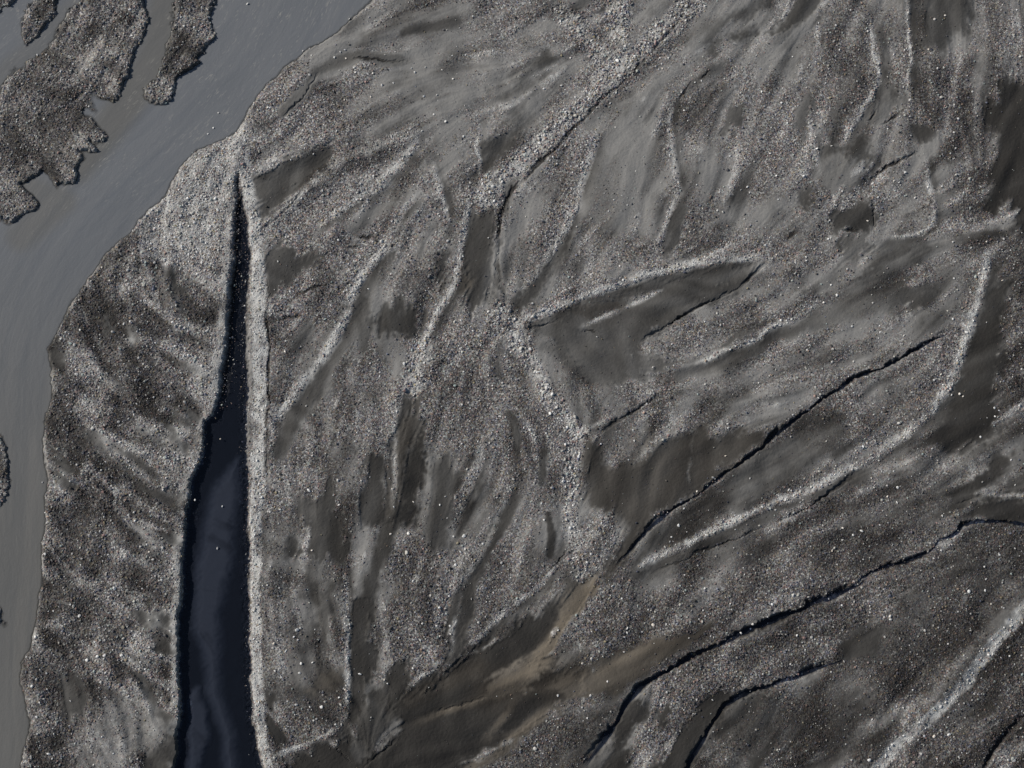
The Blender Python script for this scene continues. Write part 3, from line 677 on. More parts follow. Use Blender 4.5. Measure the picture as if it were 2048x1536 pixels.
WET_SHADE = np.maximum(WET_SHADE, inr * 0.5)
G *= 1 - 0.8 * inr
# run out level at the rim of the surveyed ground
edge = np.minimum.reduce([U0 - U0.min(), U0.max() - U0, V0 - V0.min(), V0.max() - V0])
fade = sstep(np.minimum.reduce([X - xs0, xs1 - X, Y - ys0, ys1 - Y]) / 3.0)
H *= fade

# ------------------------------------------------------------------ materials
def new_mat(name):
    m = bpy.data.materials.new(name); m.use_nodes = True
    nt = m.node_tree
    for n in list(nt.nodes): nt.nodes.remove(n)
    out = nt.nodes.new("ShaderNodeOutputMaterial")
    b = nt.nodes.new("ShaderNodeBsdfPrincipled")
    nt.links.new(b.outputs[0], out.inputs[0])
    return m, nt, b, out

def node(nt, t, **kw):
    n = nt.nodes.new(t)
    for k, v in kw.items(): setattr(n, k, v)
    return n

def mixc(nt, fac, a, b, mode='MIX'):
    n = nt.nodes.new("ShaderNodeMix"); n.data_type = 'RGBA'; n.blend_type = mode
    for sock, v in ((n.inputs[0], fac), (n.inputs[6], a), (n.inputs[7], b)):
        if isinstance(v, bpy.types.NodeSocket): nt.links.new(v, sock)
        elif isinstance(v, (int, float)): sock.default_value = v
        else: sock.default_value = (*v, 1)
    return n.outputs[2]

def math_n(nt, op, a, b=0.0, clamp=False):
    n = nt.nodes.new("ShaderNodeMath"); n.operation = op; n.use_clamp = clamp
    for sock, v in ((n.inputs[0], a), (n.inputs[1], b)):
        if isinstance(v, bpy.types.NodeSocket): nt.links.new(v, sock)
        else: sock.default_value = v
    return n.outputs[0]

def attr(nt, name, typ='GEOMETRY'):
    n = nt.nodes.new("ShaderNodeAttribute"); n.attribute_name = name; n.attribute_type = typ
    return n

def ramp(nt, fac, stops, interp='LINEAR'):
    n = nt.nodes.new("ShaderNodeValToRGB"); n.color_ramp.interpolation = interp
    e = n.color_ramp.elements
    while len(e) < len(stops): e.new(0.5)
    for el, (p, c) in zip(e, stops): el.position = p; el.color = (*c, 1)
    nt.links.new(fac, n.inputs[0]); return n.outputs[0]

STONE_RAMP = [(0.0, (.06,.057,.054)), (.16, (.12,.108,.098)), (.26, (.12,.13,.18)), (.36, (.19,.175,.155)), (.44, (.24,.16,.145)), (.52, (.22,.24,.31)),
              (.60, (.36,.31,.19)), (.68, (.42,.27,.245)), (.76, (.36,.43,.41)), (.84, (.50,.48,.42)), (.92, (.62,.60,.57)), (1.0, (.84,.83,.80))]

def ground_material():
    m, nt, b, out = new_mat("river_bed_ground")
    tc = node(nt, "ShaderNodeNewGeometry")
    pos = tc.outputs['Position']
    def tex(scale, detail=4, rough=.6):
        n = node(nt, "ShaderNodeTexNoise"); n.inputs['Scale'].default_value = scale
        n.inputs['Detail'].default_value = detail; n.inputs['Roughness'].default_value = rough
        nt.links.new(pos, n.inputs['Vector']); return n.outputs['Fac']
    vor = node(nt, "ShaderNodeTexVoronoi"); vor.inputs['Scale'].default_value = 7.5
    nt.links.new(pos, vor.inputs['Vector'])
    sep = node(nt, "ShaderNodeSeparateColor"); nt.links.new(vor.outputs['Color'], sep.inputs[0])
    pebble = ramp(nt, sep.outputs[0], STONE_RAMP)
    g, wet, tan, pale = (attr(nt, k).outputs['Fac'] for k in ("gravel", "wet", "tan", "pale"))
    n1 = tex(.35, 5); n2 = tex(3.2, 4); n3 = tex(16, 2)
    sand = mixc(nt, n1, (.185,.180,.170), (.255,.248,.235))
    sand = mixc(nt, math_n(nt, 'MULTIPLY', n2, .5), sand, (.15,.145,.135))
    sand = mixc(nt, tan, sand, (.235,.195,.145))
    grain = mixc(nt, .7, mixc(nt, 1.0, sand, (.62,.61,.60), 'MULTIPLY'), mixc(nt, 1.0, pebble, (.85,.85,.85), 'MULTIPLY'))
    gm = math_n(nt, 'MULTIPLY_ADD', g, 1.5); nt.nodes[-1].inputs[2].default_value = -.25
    gm = math_n(nt, 'ADD', gm, math_n(nt, 'MULTIPLY', math_n(nt, 'SUBTRACT', n3, .5), 1.1), True)
    col = mixc(nt, gm, sand, grain)
    col = mixc(nt, math_n(nt, 'MULTIPLY', pale, .8), col, mixc(nt, n3, (.46,.455,.43), (.64,.635,.60)))
    dark = mixc(nt, 1.0, col, (.115,.108,.10), 'MULTIPLY')
    col = mixc(nt, wet, col, dark)  # darkens for damp silt and for painted shade alike
    nt.links.new(col, b.inputs['Base Color'])
    r = math_n(nt, 'MULTIPLY_ADD', wet, -.18); nt.nodes[-1].inputs[2].default_value = .92
    nt.links.new(r, b.inputs['Roughness'])
    b.inputs['Specular IOR Level'].default_value = .22
    bump = node(nt, "ShaderNodeBump"); bump.inputs['Distance'].default_value = .05
    bs = math_n(nt, 'MULTIPLY_ADD', gm, .75); nt.nodes[-1].inputs[2].default_value = .12
    nt.links.new(bs, bump.inputs['Strength'])
    hh = math_n(nt, 'SUBTRACT', math_n(nt, 'ADD', n3, math_n(nt, 'MULTIPLY', n2, .6)), math_n(nt, 'MULTIPLY', vor.outputs['Distance'], .9))
    nt.links.new(hh, bump.inputs['Height'])
    nt.links.new(bump.outputs[0], b.inputs['Normal'])
    return m

def gravel_material():
    m, nt, b, out = new_mat("gravel_stones")
    c = attr(nt, "tone", 'INSTANCER'); d = attr(nt, "damp", 'INSTANCER')
    col = ramp(nt, c.outputs['Fac'], STONE_RAMP)
    geo = node(nt, "ShaderNodeNewGeometry")
    n = node(nt, "ShaderNodeTexNoise"); n.inputs['Scale'].default_value = 9
    nt.links.new(geo.outputs['Position'], n.inputs['Vector'])
    col = mixc(nt, math_n(nt, 'MULTIPLY', n.outputs['Fac'], .5), col, mixc(nt, 1.0, col, (.6,.6,.6), 'MULTIPLY'))
    col = mixc(nt, d.outputs['Fac'], col, mixc(nt, 1.0, col, (.34,.335,.33), 'MULTIPLY'))  # stones darken with the damp and painted shade of their ground
    nt.links.new(col, b.inputs['Base Color'])
    b.inputs['Roughness'].default_value = .75
    b.inputs['Specular IOR Level'].default_value = .35
    return m

def stone_material():
    m, nt, b, out = new_mat("pale_stone")
    oi = node(nt, "ShaderNodeObjectInfo")
    col = ramp(nt, oi.outputs['Random'], [(0, (.50,.48,.45)), (.35, (.66,.65,.62)), (.7, (.78,.77,.74)), (.9, (.70,.62,.52)), (1, (.60,.60,.63))])
    tc = node(nt, "ShaderNodeTexCoord")
    n = node(nt, "ShaderNodeTexNoise"); n.inputs['Scale'].default_value = 3; n.inputs['Detail'].default_value = 5
    nt.links.new(tc.outputs['Object'], n.inputs['Vector'])
    col = mixc(nt, math_n(nt, 'MULTIPLY', n.outputs['Fac'], .6), col, mixc(nt, 1.0, col, (.6,.58,.55), 'MULTIPLY'))
    nt.links.new(col, b.inputs['Base Color'])
    b.inputs['Roughness'].default_value = .7
    return m

def river_material():
    m, nt, b, out = new_mat("silty_river_water")
    geo = node(nt, "ShaderNodeNewGeometry"); pos = geo.outputs['Position']
    al, ac = attr(nt, "along").outputs['Fac'], attr(nt, "across").outputs['Fac']
    cmb = node(nt, "ShaderNodeCombineXYZ"); nt.links.new(al, cmb.inputs[0]); nt.links.new(ac, cmb.inputs[1])
    def tex(sx, sy, sc, det=4, dist=0.0):
        mp = node(nt, "ShaderNodeMapping"); mp.inputs['Scale'].default_value = (sx, sy, 1)
        nt.links.new(cmb.outputs[0], mp.inputs[0])
        n = node(nt, "ShaderNodeTexNoise"); n.inputs['Scale'].default_value = sc; n.inputs['Detail'].default_value = det
        n.inputs['Distortion'].default_value = dist
        nt.links.new(mp.outputs[0], n.inputs['Vector']); return n.outputs['Fac']
    silt = attr(nt, "silt").outputs['Fac']
    broad = tex(.25, 1, .28, 4, .6)
    col = mixc(nt, silt, (.172,.178,.186), (.150,.143,.129))  # bluer end also carries painted sky reflection
    col = mixc(nt, math_n(nt, 'MULTIPLY', broad, .8), col, mixc(nt, 1.0, col, (.66,.69,.73), 'MULTIPLY'))
    cur = tex(.05, 1, .9, 4, .7)
    col = mixc(nt, math_n(nt, 'MULTIPLY', math_n(nt, 'SUBTRACT', cur, .45), 2.2, True), col, mixc(nt, 1.0, col, (.80,.83,.87), 'MULTIPLY'))
    streak = tex(.22, 1, 4.5, 5, 1.5); patch = tex(.5, 1, .5, 3)
    s = math_n(nt, 'MULTIPLY', math_n(nt, 'SUBTRACT', streak, .57), 8.0, True)
    s = math_n(nt, 'MULTIPLY', s, math_n(nt, 'MULTIPLY', math_n(nt, 'SUBTRACT', patch, .42), 6.0, True))
    s = math_n(nt, 'MULTIPLY', s, attr(nt, "foam").outputs['Fac'])
    col = mixc(nt, math_n(nt, 'MULTIPLY', s, .32), col, (.40,.38,.33))
    nt.links.new(col, b.inputs['Base Color'])
    b.inputs['Roughness'].default_value = .22
    b.inputs['IOR'].default_value = 1.33
    bump = node(nt, "ShaderNodeBump"); bump.inputs['Distance'].default_value = .08; bump.inputs['Strength'].default_value = .34
    rip = math_n(nt, 'ADD', tex(.35, 1, 1.6, 4, .5), math_n(nt, 'MULTIPLY', tex(1, 1, 4.5, 3), .35))
    nt.links.new(rip, bump.inputs['Height']); nt.links.new(bump.outputs[0], b.inputs['Normal'])
    tr = node(nt, "ShaderNodeBsdfTransparent"); tr.inputs[0].default_value = (.86, .87, .86, 1)
    mx = node(nt, "ShaderNodeMixShader")
    nt.links.new(math_n(nt, 'POWER', math_n(nt, 'MULTIPLY', attr(nt, "depth").outputs['Fac'], 3.6, True), .7), mx.inputs[0])
    nt.links.new(tr.outputs[0], mx.inputs[1]); nt.links.new(b.outputs[0], mx.inputs[2]); nt.links.new(mx.outputs[0], out.inputs[0])
    return m

def pool_material():
    m = bpy.data.materials.new("clear_dark_water"); m.use_nodes = True
    nt = m.node_tree
    for n in list(nt.nodes): nt.nodes.remove(n)
    out = node(nt, "ShaderNodeOutputMaterial")
    tr = node(nt, "ShaderNodeBsdfTransparent"); gl = node(nt, "ShaderNodeBsdfGlossy")
    tr.inputs[0].default_value = (.42, .475, .60, 1); gl.inputs['Roughness'].default_value = .06
    mx = node(nt, "ShaderNodeMixShader")
    mx.inputs[0].default_value = .03; nt.links.new(tr.outputs[0], mx.inputs[1]); nt.links.new(gl.outputs[0], mx.inputs[2])
    nt.links.new(mx.outputs[0], out.inputs[0])
    return m

MAT_G, MAT_S, MAT_P = ground_material(), gravel_material(), stone_material()
MAT_R, MAT_W = river_material(), pool_material()

# ------------------------------------------------------------------ ground meshes
def tag(o, label, cat=None, kind=None, group=None):
    o["label"] = label
    if cat: o["category"] = cat
    if kind: o["kind"] = kind
    if group: o["group"] = group

def mesh_from(name, co, faces, mat, attrs=None):
    me = bpy.data.meshes.new(name)
    nv, nf = len(co), len(faces)
    me.vertices.add(nv); me.vertices.foreach_set("co", np.ascontiguousarray(co, np.float32).ravel())
    k = faces.shape[1]
    me.loops.add(nf * k); me.loops.foreach_set("vertex_index", np.ascontiguousarray(faces, np.int32).ravel())
    me.polygons.add(nf); me.polygons.foreach_set("loop_start", np.arange(0, nf * k, k, dtype=np.int32))
    me.update(calc_edges=True)
    for kk, vv in (attrs or {}).items():
        a = me.attributes.new(kk, 'FLOAT', 'POINT'); a.data.foreach_set("value", np.ascontiguousarray(vv, np.float32))
    me.shade_flat() if hasattr(me, "shade_flat") else None
    me.materials.append(mat)
    o = bpy.data.objects.new(name, me); S.collection.objects.link(o)
    return o

idx = np.arange(ny * nx).reshape(ny, nx)
quads = np.stack([idx[:-1, :-1], idx[:-1, 1:], idx[1:, 1:], idx[1:, :-1]], -1).reshape(-1, 4)
fu = 0.25 * (U[:-1, :-1] + U[:-1, 1:] + U[1:, 1:] + U[1:, :-1])
fv = 0.25 * (V[:-1, :-1] + V[:-1, 1:] + V[1:, 1:] + V[1:, :-1])
region = np.zeros(fu.shape, int)
PARTS = [
 ("gravel_plain", "wide grey plain of gravel and silt right of the dark trough", None),
 ("sand_flat", "smooth grey silt hollow under the long straight pale bank near the middle", B1),
 ("sand_flat", "smooth brown damp silt basin ending in a point at the tan silt tongue", B2),
 ("sand_flat", "darkest damp silt flat at the bottom centre, left of the tan tongue", B3),
 ("sand_flat", "very dark smooth silt at the right edge near the top", DR),
 ("sand_flat", "even grey silt strip below the stony blue-black rill, above a pale levee", FLATR),
 ("sand_flat", "dark gravelly flat at the lower right enclosed by a curving black rill", FLATBR),
 ("gravel_terrace", "small four-sided gravel terrace with pale rims at the upper right", RECT),
 ("gravel_bank", "coarse gravel bank between the grey river and the dark trough", BANK_L),
 ("trough_bed", "bed of the dark water-filled trough, with a brown submerged bar", TROUGH),
 ("river_bed", "river floor under the silty grey water", RIVER),
 ("gravel_island", "largest gravel island in the river, jagged lower right shore, top left", ISLE_A),
 ("gravel_island", "slim pale gravel island in the river, right of the largest island", ISLE_B),
 ("gravel_island", "small dark sliver of gravel island near the top left corner", ISLE_C),
 ("gravel_island", "gravel islet cut off by the top left corner of the picture", ISLE_D),
 ("gravel_island", "dark gravel islet cut by the left edge at half height", ISLE_E),
 ("gravel_island", "tiny dark gravel islet cut by the left edge, low down", ISLE_F),
]
for k, (nm, lb, outl) in enumerate(PARTS):
    if outl is None: continue
    w = window(outl, 4)
    if w is None: continue
    w = (slice(w[0].start, min(w[0].stop, ny - 1)), slice(w[1].start, min(w[1].stop, nx - 1)))
    m = poly_sd(outl, fu[w], fv[w]) < 0
    region[w][m] = k
region = region.ravel()
CO3 = np.stack([X, Y, H], -1).reshape(-1, 3)
ATT = {"gravel": G.ravel(), "wet": WET_SHADE.ravel(), "tan": TAN.ravel(), "pale": (PALE * (1 - .45 * np.clip(CO, 0, 1) * wl_)).ravel()}
for k, (nm, lb, outl) in enumerate(PARTS):
    q = quads[region == k]
    if len(q) == 0: continue
    used, inv = np.unique(q, return_inverse=True)
    co = CO3[used]; f = inv.reshape(-1, 4); at = {a: v[used] for a, v in ATT.items()}
    o = mesh_from(nm, co, f, MAT_G, at)
    tag(o, lb, kind="structure")

# the valley floor beyond the surveyed ground
R = 3000.0
sk = np.array([(-R,-R,0),(R,-R,0),(R,R,0),(-R,R,0),(xs0,ys0,0),(gx[-1],ys0,0),(gx[-1],gy[-1],0),(xs0,gy[-1],0)], float)
o = mesh_from("valley_floor", sk, np.array([(0,1,5,4),(1,2,6,5),(2,3,7,6),(3,0,4,7)]), MAT_G, {"gravel": np.full(8, .6), "wet": np.full(8, .25), "tan": np.zeros(8), "pale": np.zeros(8)})
tag(o, "gravel valley floor beyond the picture's edges", kind="structure")

# ------------------------------------------------------------------ water, and shade ribbons in the rills
def sample(M, x, y):
    i = np.clip((x - xs0) / STEP, 0, nx - 1.001); j = np.clip((y - ys0) / STEP, 0, ny - 1.001)
    i0, j0 = i.astype(int), j.astype(int); a, b = i - i0, j - j0
    return (M[j0, i0] * (1 - a) + M[j0, i0 + 1] * a) * (1 - b) + (M[j0 + 1, i0] * (1 - a) + M[j0 + 1, i0 + 1] * a) * b

cs = 0.22
rx = np.arange(xs0 + 1, to_ground(840, -150)[0], cs); ry = np.arange(ys0 + 1, ys1 - 1, cs)
RX, RY = np.meshgrid(rx, ry); ru, rv = to_plan(RX, RY)
rsd = poly_sd(RIVER, ru, rv)
ri = np.arange(RX.size).reshape(RX.shape)
rq = np.stack([ri[:-1, :-1], ri[:-1, 1:], ri[1:, 1:], ri[1:, :-1]], -1)
keep = np.minimum.reduce([rsd[:-1, :-1], rsd[:-1, 1:], rsd[1:, 1:], rsd[1:, :-1]]) < 26
rq = rq[keep]
CENTRE = [(640,-200),(560,0),(470,130),(330,290),(180,420),(60,600),(20,760),(30,1000),(20,1250),(0,1700)]
d_, s_, run_, tot_ = line_dist(smooth_pts(CENTRE, 4), ru, rv)
SIL_SKY = np.clip(0.15 + 0.75 * sstep((rv - 330) / 800), 0, 1)  # sky reflection up top painted as bluer tint; browner silt lower down
for pts, wd, val in [([(330,0),(320,80),(270,180),(210,260),(150,330)], 34, .85), ([(150,20),(60,110),(-40,190)], 30, .55), ([(60,380),(120,400),(40,470)], 30, .7)]:
    dd, _, _, _ = line_dist(pts, ru, rv); bb = 1 - sstep((dd - wd * .5) / wd); SIL_SKY = SIL_SKY + (val - SIL_SKY) * bb
FOAM = sstep((520 - rv) / 250) * 0.9 + 0.12
used, inv = np.unique(rq, return_inverse=True)
co = np.stack([RX, RY, np.full(RX.shape, RIVER_Z)], -1).reshape(-1, 3)[used]
o = mesh_from("river", co, inv.reshape(-1, 4), MAT_R, {"along": (run_ * .05).ravel()[used], "across": (d_ * s_ * .05).ravel()[used], "silt": SIL_SKY.ravel()[used], "foam": FOAM.ravel()[used], "depth": (RIVER_Z - sample(H, RX, RY)).ravel()[used]})
tag(o, "silty blue-grey river sweeping down the left side of the picture", "river", "structure")

pw = []
c0 = np.array([445.0, 1000.0])
for i, (u, v) in enumerate(TROUGH):
    v = min(v, 1730)
    du = 12 if u > (430 + 0.035 * (v - 900)) else -12
    pw.append(to_ground(u + du, v - (14 if v < 385 else 0), POOL_Z))
n = len(pw)
verts = [(x, y, POOL_Z) for x, y in pw]
faces = [tuple(range(n))]
me = bpy.data.meshes.new("trough_water"); me.from_pydata(verts, [], faces); me.materials.append(MAT_W)
import bmesh
bm = bmesh.new(); bm.from_mesh(me); bmesh.ops.recalc_face_normals(bm, faces=bm.faces); bm.to_mesh(me); bm.free()
o = bpy.data.objects.new("trough_water", me); S.collection.objects.link(o)
tag(o, "still navy water filling the long straight trough", "water", "structure")

RILL_SHADE = [(5, 3.6, "thin navy strip added as shade along the stony rill below the brown basin"), (8, 3.4, "short navy strip added as rill shade near the right edge, half way down"),
 (9, 4.0, "navy strip added as shade in the rill joining the great black rill from the right"), (10, 6.4, "navy sheet added as shade in the widest dark rill at the lower right"), (11, 5.0, "navy sheet added as shade in the dark rill curving round the lower right flat")]
for ri_, hw0, lb in RILL_SHADE:  # tinted ribbons laid in the rills to imitate their blue shade
    p = smooth_pts(RILLS[ri_][0], 4)
    vs, fs = [], []
    for k in range(len(p)):
        a, b2 = p[max(k - 1, 0)], p[min(k + 1, len(p) - 1)]
        t = (b2 - a) / (np.hypot(*(b2 - a)) + 1e-9)
        best = 9; hw = hw0 * .85 * min(1, (min(k, len(p) - 1 - k) + .15) / (len(p) * .16))
        cx_, cy_ = to_ground(p[k][0], p[k][1])
        for off in (-3, 0, 3):
            x_, y_ = to_ground(p[k][0] - t[1] * off, p[k][1] + t[0] * off)
            best = min(best, float(sample(H, np.array([x_]), np.array([y_]))[0]))
        for sgn in (-1, 1):
            x_, y_ = to_ground(p[k][0] - sgn * t[1] * hw * 1.5, p[k][1] + sgn * t[0] * hw * 1.5)
            vs.append((x_, y_, best + RILLS[ri_][2] * .14))
        if k: fs.append((2 * k - 2, 2 * k, 2 * k + 1, 2 * k - 1))
    me = bpy.data.meshes.new("rill_shade"); me.from_pydata(vs, [], fs); me.materials.append(MAT_W)
    o = bpy.data.objects.new("rill_shade", me); S.collection.objects.link(o)
    tag(o, lb, "water", "structure")

# ------------------------------------------------------------------ larger stones, one by one
STONES = [(87,144,0),(45,168,0),(125,86,0),(233,124,0),(252,139,0),(208,193,0),(495,8,1),(427,256,0),(416,268,0),(437,226,0),(75,110,0),
(699,38,0),(738,35,0),(753,51,0),(690,100,0),(669,115,0),(623,111,0),(692,117,0),(606,102,0),(770,110,0),(823,137,0),(830,145,1),(884,140,0),(906,158,0),(787,166,0),(848,193,1),(874,190,0),(626,234,0),(665,224,0),
(742,194,0),(689,200,0),(868,229,0),(891,243,1),(927,273,1),(844,262,0),(736,285,0),(877,309,0),(582,320,0),(536,215,1),(530,203,0),(619,150,1),(711,145,0),(746,147,0),(679,141,0),
(1384,12,0),(1342,52,0),(1294,103,0),(1320,116,0),(1337,116,0),(1312,133,0),(1325,137,0),(1355,67,0),(1397,134,0),(1390,165,0),(1403,162,0),(1141,116,0),(1368,221,0),(1529,213,0),(1495,374,1),(1482,380,0),(1248,178,0),(1106,314,0),(1136,325,0),
(1869,39,1),(1890,31,0),(1857,99,0),(1862,107,0),(1775,154,0),(1714,163,0),(1679,100,0),(1663,292,0),(1787,282,0),(1810,345,1),(1884,373,0),(1788,362,0),(1798,365,0),
(9,410,0),(364,423,0),(318,452,0),(204,535,0),(219,561,0),(122,678,1),(311,686,1),(147,725,0),(165,732,0),(179,728,0),(349,737,0),(160,660,0),(300,498,0),
(716,399,0),(784,443,0),(556,523,0),(977,476,0),(997,634,1),(737,578,0),(570,703,0),(760,745,0),(926,513,0),
(1065,607,1),(1194,674,0),(1166,565,0),(1228,400,0),(1401,464,0),(1494,458,0),(1435,421,0),(1246,560,0),
(1830,396,1),(1735,442,0),(1973,484,1),(1908,557,1),(2005,561,0),(1662,570,0),(1674,590,1),(1647,605,0),(1553,510,0),(1562,590,0),(1814,623,0),(1864,668,0),(1808,671,0),(1704,653,0),(1614,700,0),(1707,723,0),(1539,752,0),(2014,682,0),(1973,645,0),(2043,738,0),
(135,811,1),(339,793,0),(318,820,0),(223,972,0),(267,940,0),(327,976,1),(441,878,0),(445,1013,0),(435,1097,1),(390,1000,0),(90,1108,1),(298,1104,0),(208,1034,0),(187,975,0),(85,965,0),
(676,961,2),(618,981,2),(579,969,0),(571,979,0),(540,1024,0),(678,1010,1),(667,990,0),(779,957,0),(785,978,0),(788,1014,0),(817,1067,2),(781,1068,0),(928,1072,2),(907,1073,0),(931,1088,0),(873,893,0),(969,918,0),(979,886,0),(937,806,0),(924,809,0),(810,781,0),(880,1010,0),(891,993,0),(953,956,0),(624,1101,0),(827,1004,0),
(1113,815,1),(1160,866,0),(1138,887,0),(1202,888,0),(1313,860,0),(1050,938,1),(1153,979,0),(1150,994,0),(1088,1040,0),(1357,1051,2),(1368,1017,0),(1394,983,0),(1426,955,1),(1335,1025,0),(1500,957,0),(1471,1059,0),(1412,1070,0),(1343,1074,0),(1182,1108,0),(1369,1150,0),(1451,912,0),
(1919,788,2),(1926,793,0),(1903,790,0),(1989,816,1),(1998,821,0),(1990,833,0),(1797,847,2),(1700,850,0),(1825,785,0),(1702,807,0),(1637,796,0),(1704,939,1),(1774,971,0),(1795,975,1),(1775,993,0),(1794,1005,1),(1606,1000,0),(1884,1032,1),(1723,1062,2),(1706,1070,0),(1685,1056,0),(1999,1110,0),(1748,975,0),(1664,1102,0),(1578,1098,0),(2022,920,0),(2030,970,0),(1961,874,1),(1551,1020,0),
(229,1177,2),(107,1222,0),(193,1227,0),(315,1240,0),(298,1240,0),(340,1262,0),(195,1313,1),(209,1311,2),(174,1320,2),(108,1310,0),(74,1284,0),(75,1468,1),(108,1468,0),(98,1508,2),(62,1513,0),(227,1507,0),(337,1379,0),(88,1398,0),(141,1402,0),(211,1395,0),(236,1191,1),(198,1436,0),(97,1443,0),(281,1324,0),
(594,1260,2),(596,1280,0),(625,1325,0),(548,1288,2),(546,1296,1),(572,1302,1),(602,1327,1),(599,1346,1),(643,1414,2),(620,1414,0),(720,1348,2),(775,1367,1),(769,1360,0),(879,1273,1),(845,1247,0),(861,1191,0),(900,1252,0),(901,1268,0),(943,1198,0),(973,1204,0),(826,1337,1),(683,1449,1),(671,1449,0),(678,1395,0),(690,1379,0),(588,1274,0),(569,1213,0),(685,1182,0),(839,1357,0),(828,1371,0),
(1183,1317,1),(1165,1327,1),(1306,1250,2),(1254,1265,0),(1255,1256,0),(1378,1276,0),(1482,1266,1),(1248,1304,0),(1215,1363,0),(1116,1391,1),(1181,1391,0),(1393,1399,1),(1425,1400,0),(1500,1382,0),(1482,1428,0),(1514,1428,0),(1070,1497,2),(1148,1510,0),(1105,1470,0),(1212,1420,0),(1307,1395,0),(1257,1382,0),(1424,1447,0),(1396,1493,0),(1290,1480,0),(1441,1309,0),(1505,1248,1),(1523,1180,0),(1225,1172,1),(1213,1175,0),(1194,1192,0),(1132,1252,0),
(1938,1183,2),(1970,1181,1),(1983,1209,0),(1780,1233,2),(1769,1230,0),(1708,1225,0),(1684,1211,1),(1812,1227,0),(1696,1226,0),(1801,1236,0),(1725,1265,0),(1594,1271,1),(1688,1323,1),(1666,1355,0),(1703,1369,0),(1642,1350,0),(1595,1416,0),(1569,1412,0),(1790,1469,0),(1914,1367,0),(2000,1354,0),(2019,1312,1),(1989,1396,0),(1898,1469,2),(1868,1473,1),(1848,1472,1),(2027,1520,2),(2044,1245,1),(1895,1258,0),(1872,1410,0),(1930,1297,0),(1586,1157,0),(1735,1471,0)]

ZONES = [("on the largest river island", (140,140)), ("in the grey river", (430,240)), ("on the wet river edge at the top", (660,85)), ("on the upper fan left of centre", (770,170)),
 ("near the river bend at the top", (570,190)), ("on the sandy fan below the river bend", (870,230)), ("by the stony drain at the top", (1330,100)), ("on the smooth fan at top centre", (1130,300)), ("on the gravel of the upper right centre", (1490,330)),
 ("at the dark silt near the top right", (1865,70)), ("by the pale ridge at the upper right", (1700,150)), ("on the four-sided gravel terrace", (1810,360)),
 ("on the upper gravel bank", (290,440)), ("on the bank's narrow waist by the river", (140,700)), ("on the bank left of the trough's head", (320,710)),
 ("among the slips right of the trough's head", (740,480)), ("in the brown channel at the centre", (960,500)), ("on the triangular terrace at the centre", (1120,590)), ("above the long straight pale bank", (1340,460)),
 ("on the gravel point right of centre", (1650,590)), ("on the levee at the right edge", (1950,580)), ("on the stony slope right of centre", (1760,690)),
 ("on the bank by the striped slips", (270,900)), ("in the dark trough", (435,1000)), ("on the bank left of the trough's middle", (190,1050)),
 ("among the dark slips right of the trough", (620,1000)), ("in the tan-floored slot", (790,980)), ("on the dark gravel below the tan slot", (850,1070)), ("on the gravel lobe below the centre", (940,880)),
 ("on the stony drain right of the lobe", (1140,920)), ("along the stony blue-black rill", (1400,970)), ("on the grey strip below the rill", (1400,1060)), ("near the stony node below the basin", (1185,1120)),
 ("at the foot of the right-hand levee", (1920,800)), ("beside the dark silt at the right", (1980,840)), ("on the slope left of the right-hand levee", (1720,820)), ("on the slope below the right-hand levee", (1750,985)), ("above the black rill at the right", (1680,1075)),
 ("at the right edge, half way down", (2010,960)), ("on the coarse lower bank", (190,1230)), ("by the dark notches of the lower bank", (330,1280)), ("on the lower bank near the river", (90,1430)), ("on the silty fan of the lower bank", (210,1450)),
 ("on the lower left terrace, upper part", (600,1230)), ("on the lower left terrace, middle", (570,1310)), ("on the lower left terrace, right side", (670,1410)), ("between the dark slots at the bottom", (760,1355)),
 ("on the gravel spur at the bottom", (860,1260)), ("by the pale scarp over the dark flat", (960,1205)), ("beside the tan silt tongue", (1180,1280)), ("on the tan streak at the bottom", (1120,1410)),
 ("above the great black rill", (1400,1240)), ("below the great black rill", (1480,1320)), ("around the forked slips at the bottom", (1330,1430)), ("inside the curving rill at the lower right", (1560,1430)),
 ("at the upper end of the great black rill", (1720,1225)), ("on the dark slope at the lower right", (1940,1220)), ("left of the pale lower right levee", (1700,1360)), ("right of the pale lower right levee", (1930,1430)), ("at the lower right corner", (2030,1500))]
zp = np.array([z[1] for z in ZONES], float)
ORD = ["first", "second", "third", "fourth", "fifth", "sixth", "seventh", "eighth", "ninth", "tenth", "eleventh", "twelfth", "thirteenth", "fourteenth", "fifteenth", "sixteenth"]

def make_stone_mesh(seed, sub=2):
    r = np.random.default_rng(seed)
    bm = bmesh.new(); bmesh.ops.create_icosphere(bm, subdivisions=sub, radius=.5)
    ax = r.uniform(.62, 1.25, 3); ax[2] = r.uniform(.5, .75)
    pl = r.standard_normal((9, 3)); pl /= np.linalg.norm(pl, axis=1)[:, None]; off = r.uniform(.30, .44, 9)
    for v in bm.verts:
        c = np.array(v.co)
        for nrm, d in zip(pl, off):
            t = c @ nrm
            if t > d: c = c - nrm * (t - d) * .92
        v.co = c * ax + r.normal(0, .012, 3)
    me = bpy.data.meshes.new("stone"); bm.to_mesh(me); bm.free(); me.materials.append(MAT_P)
    return me

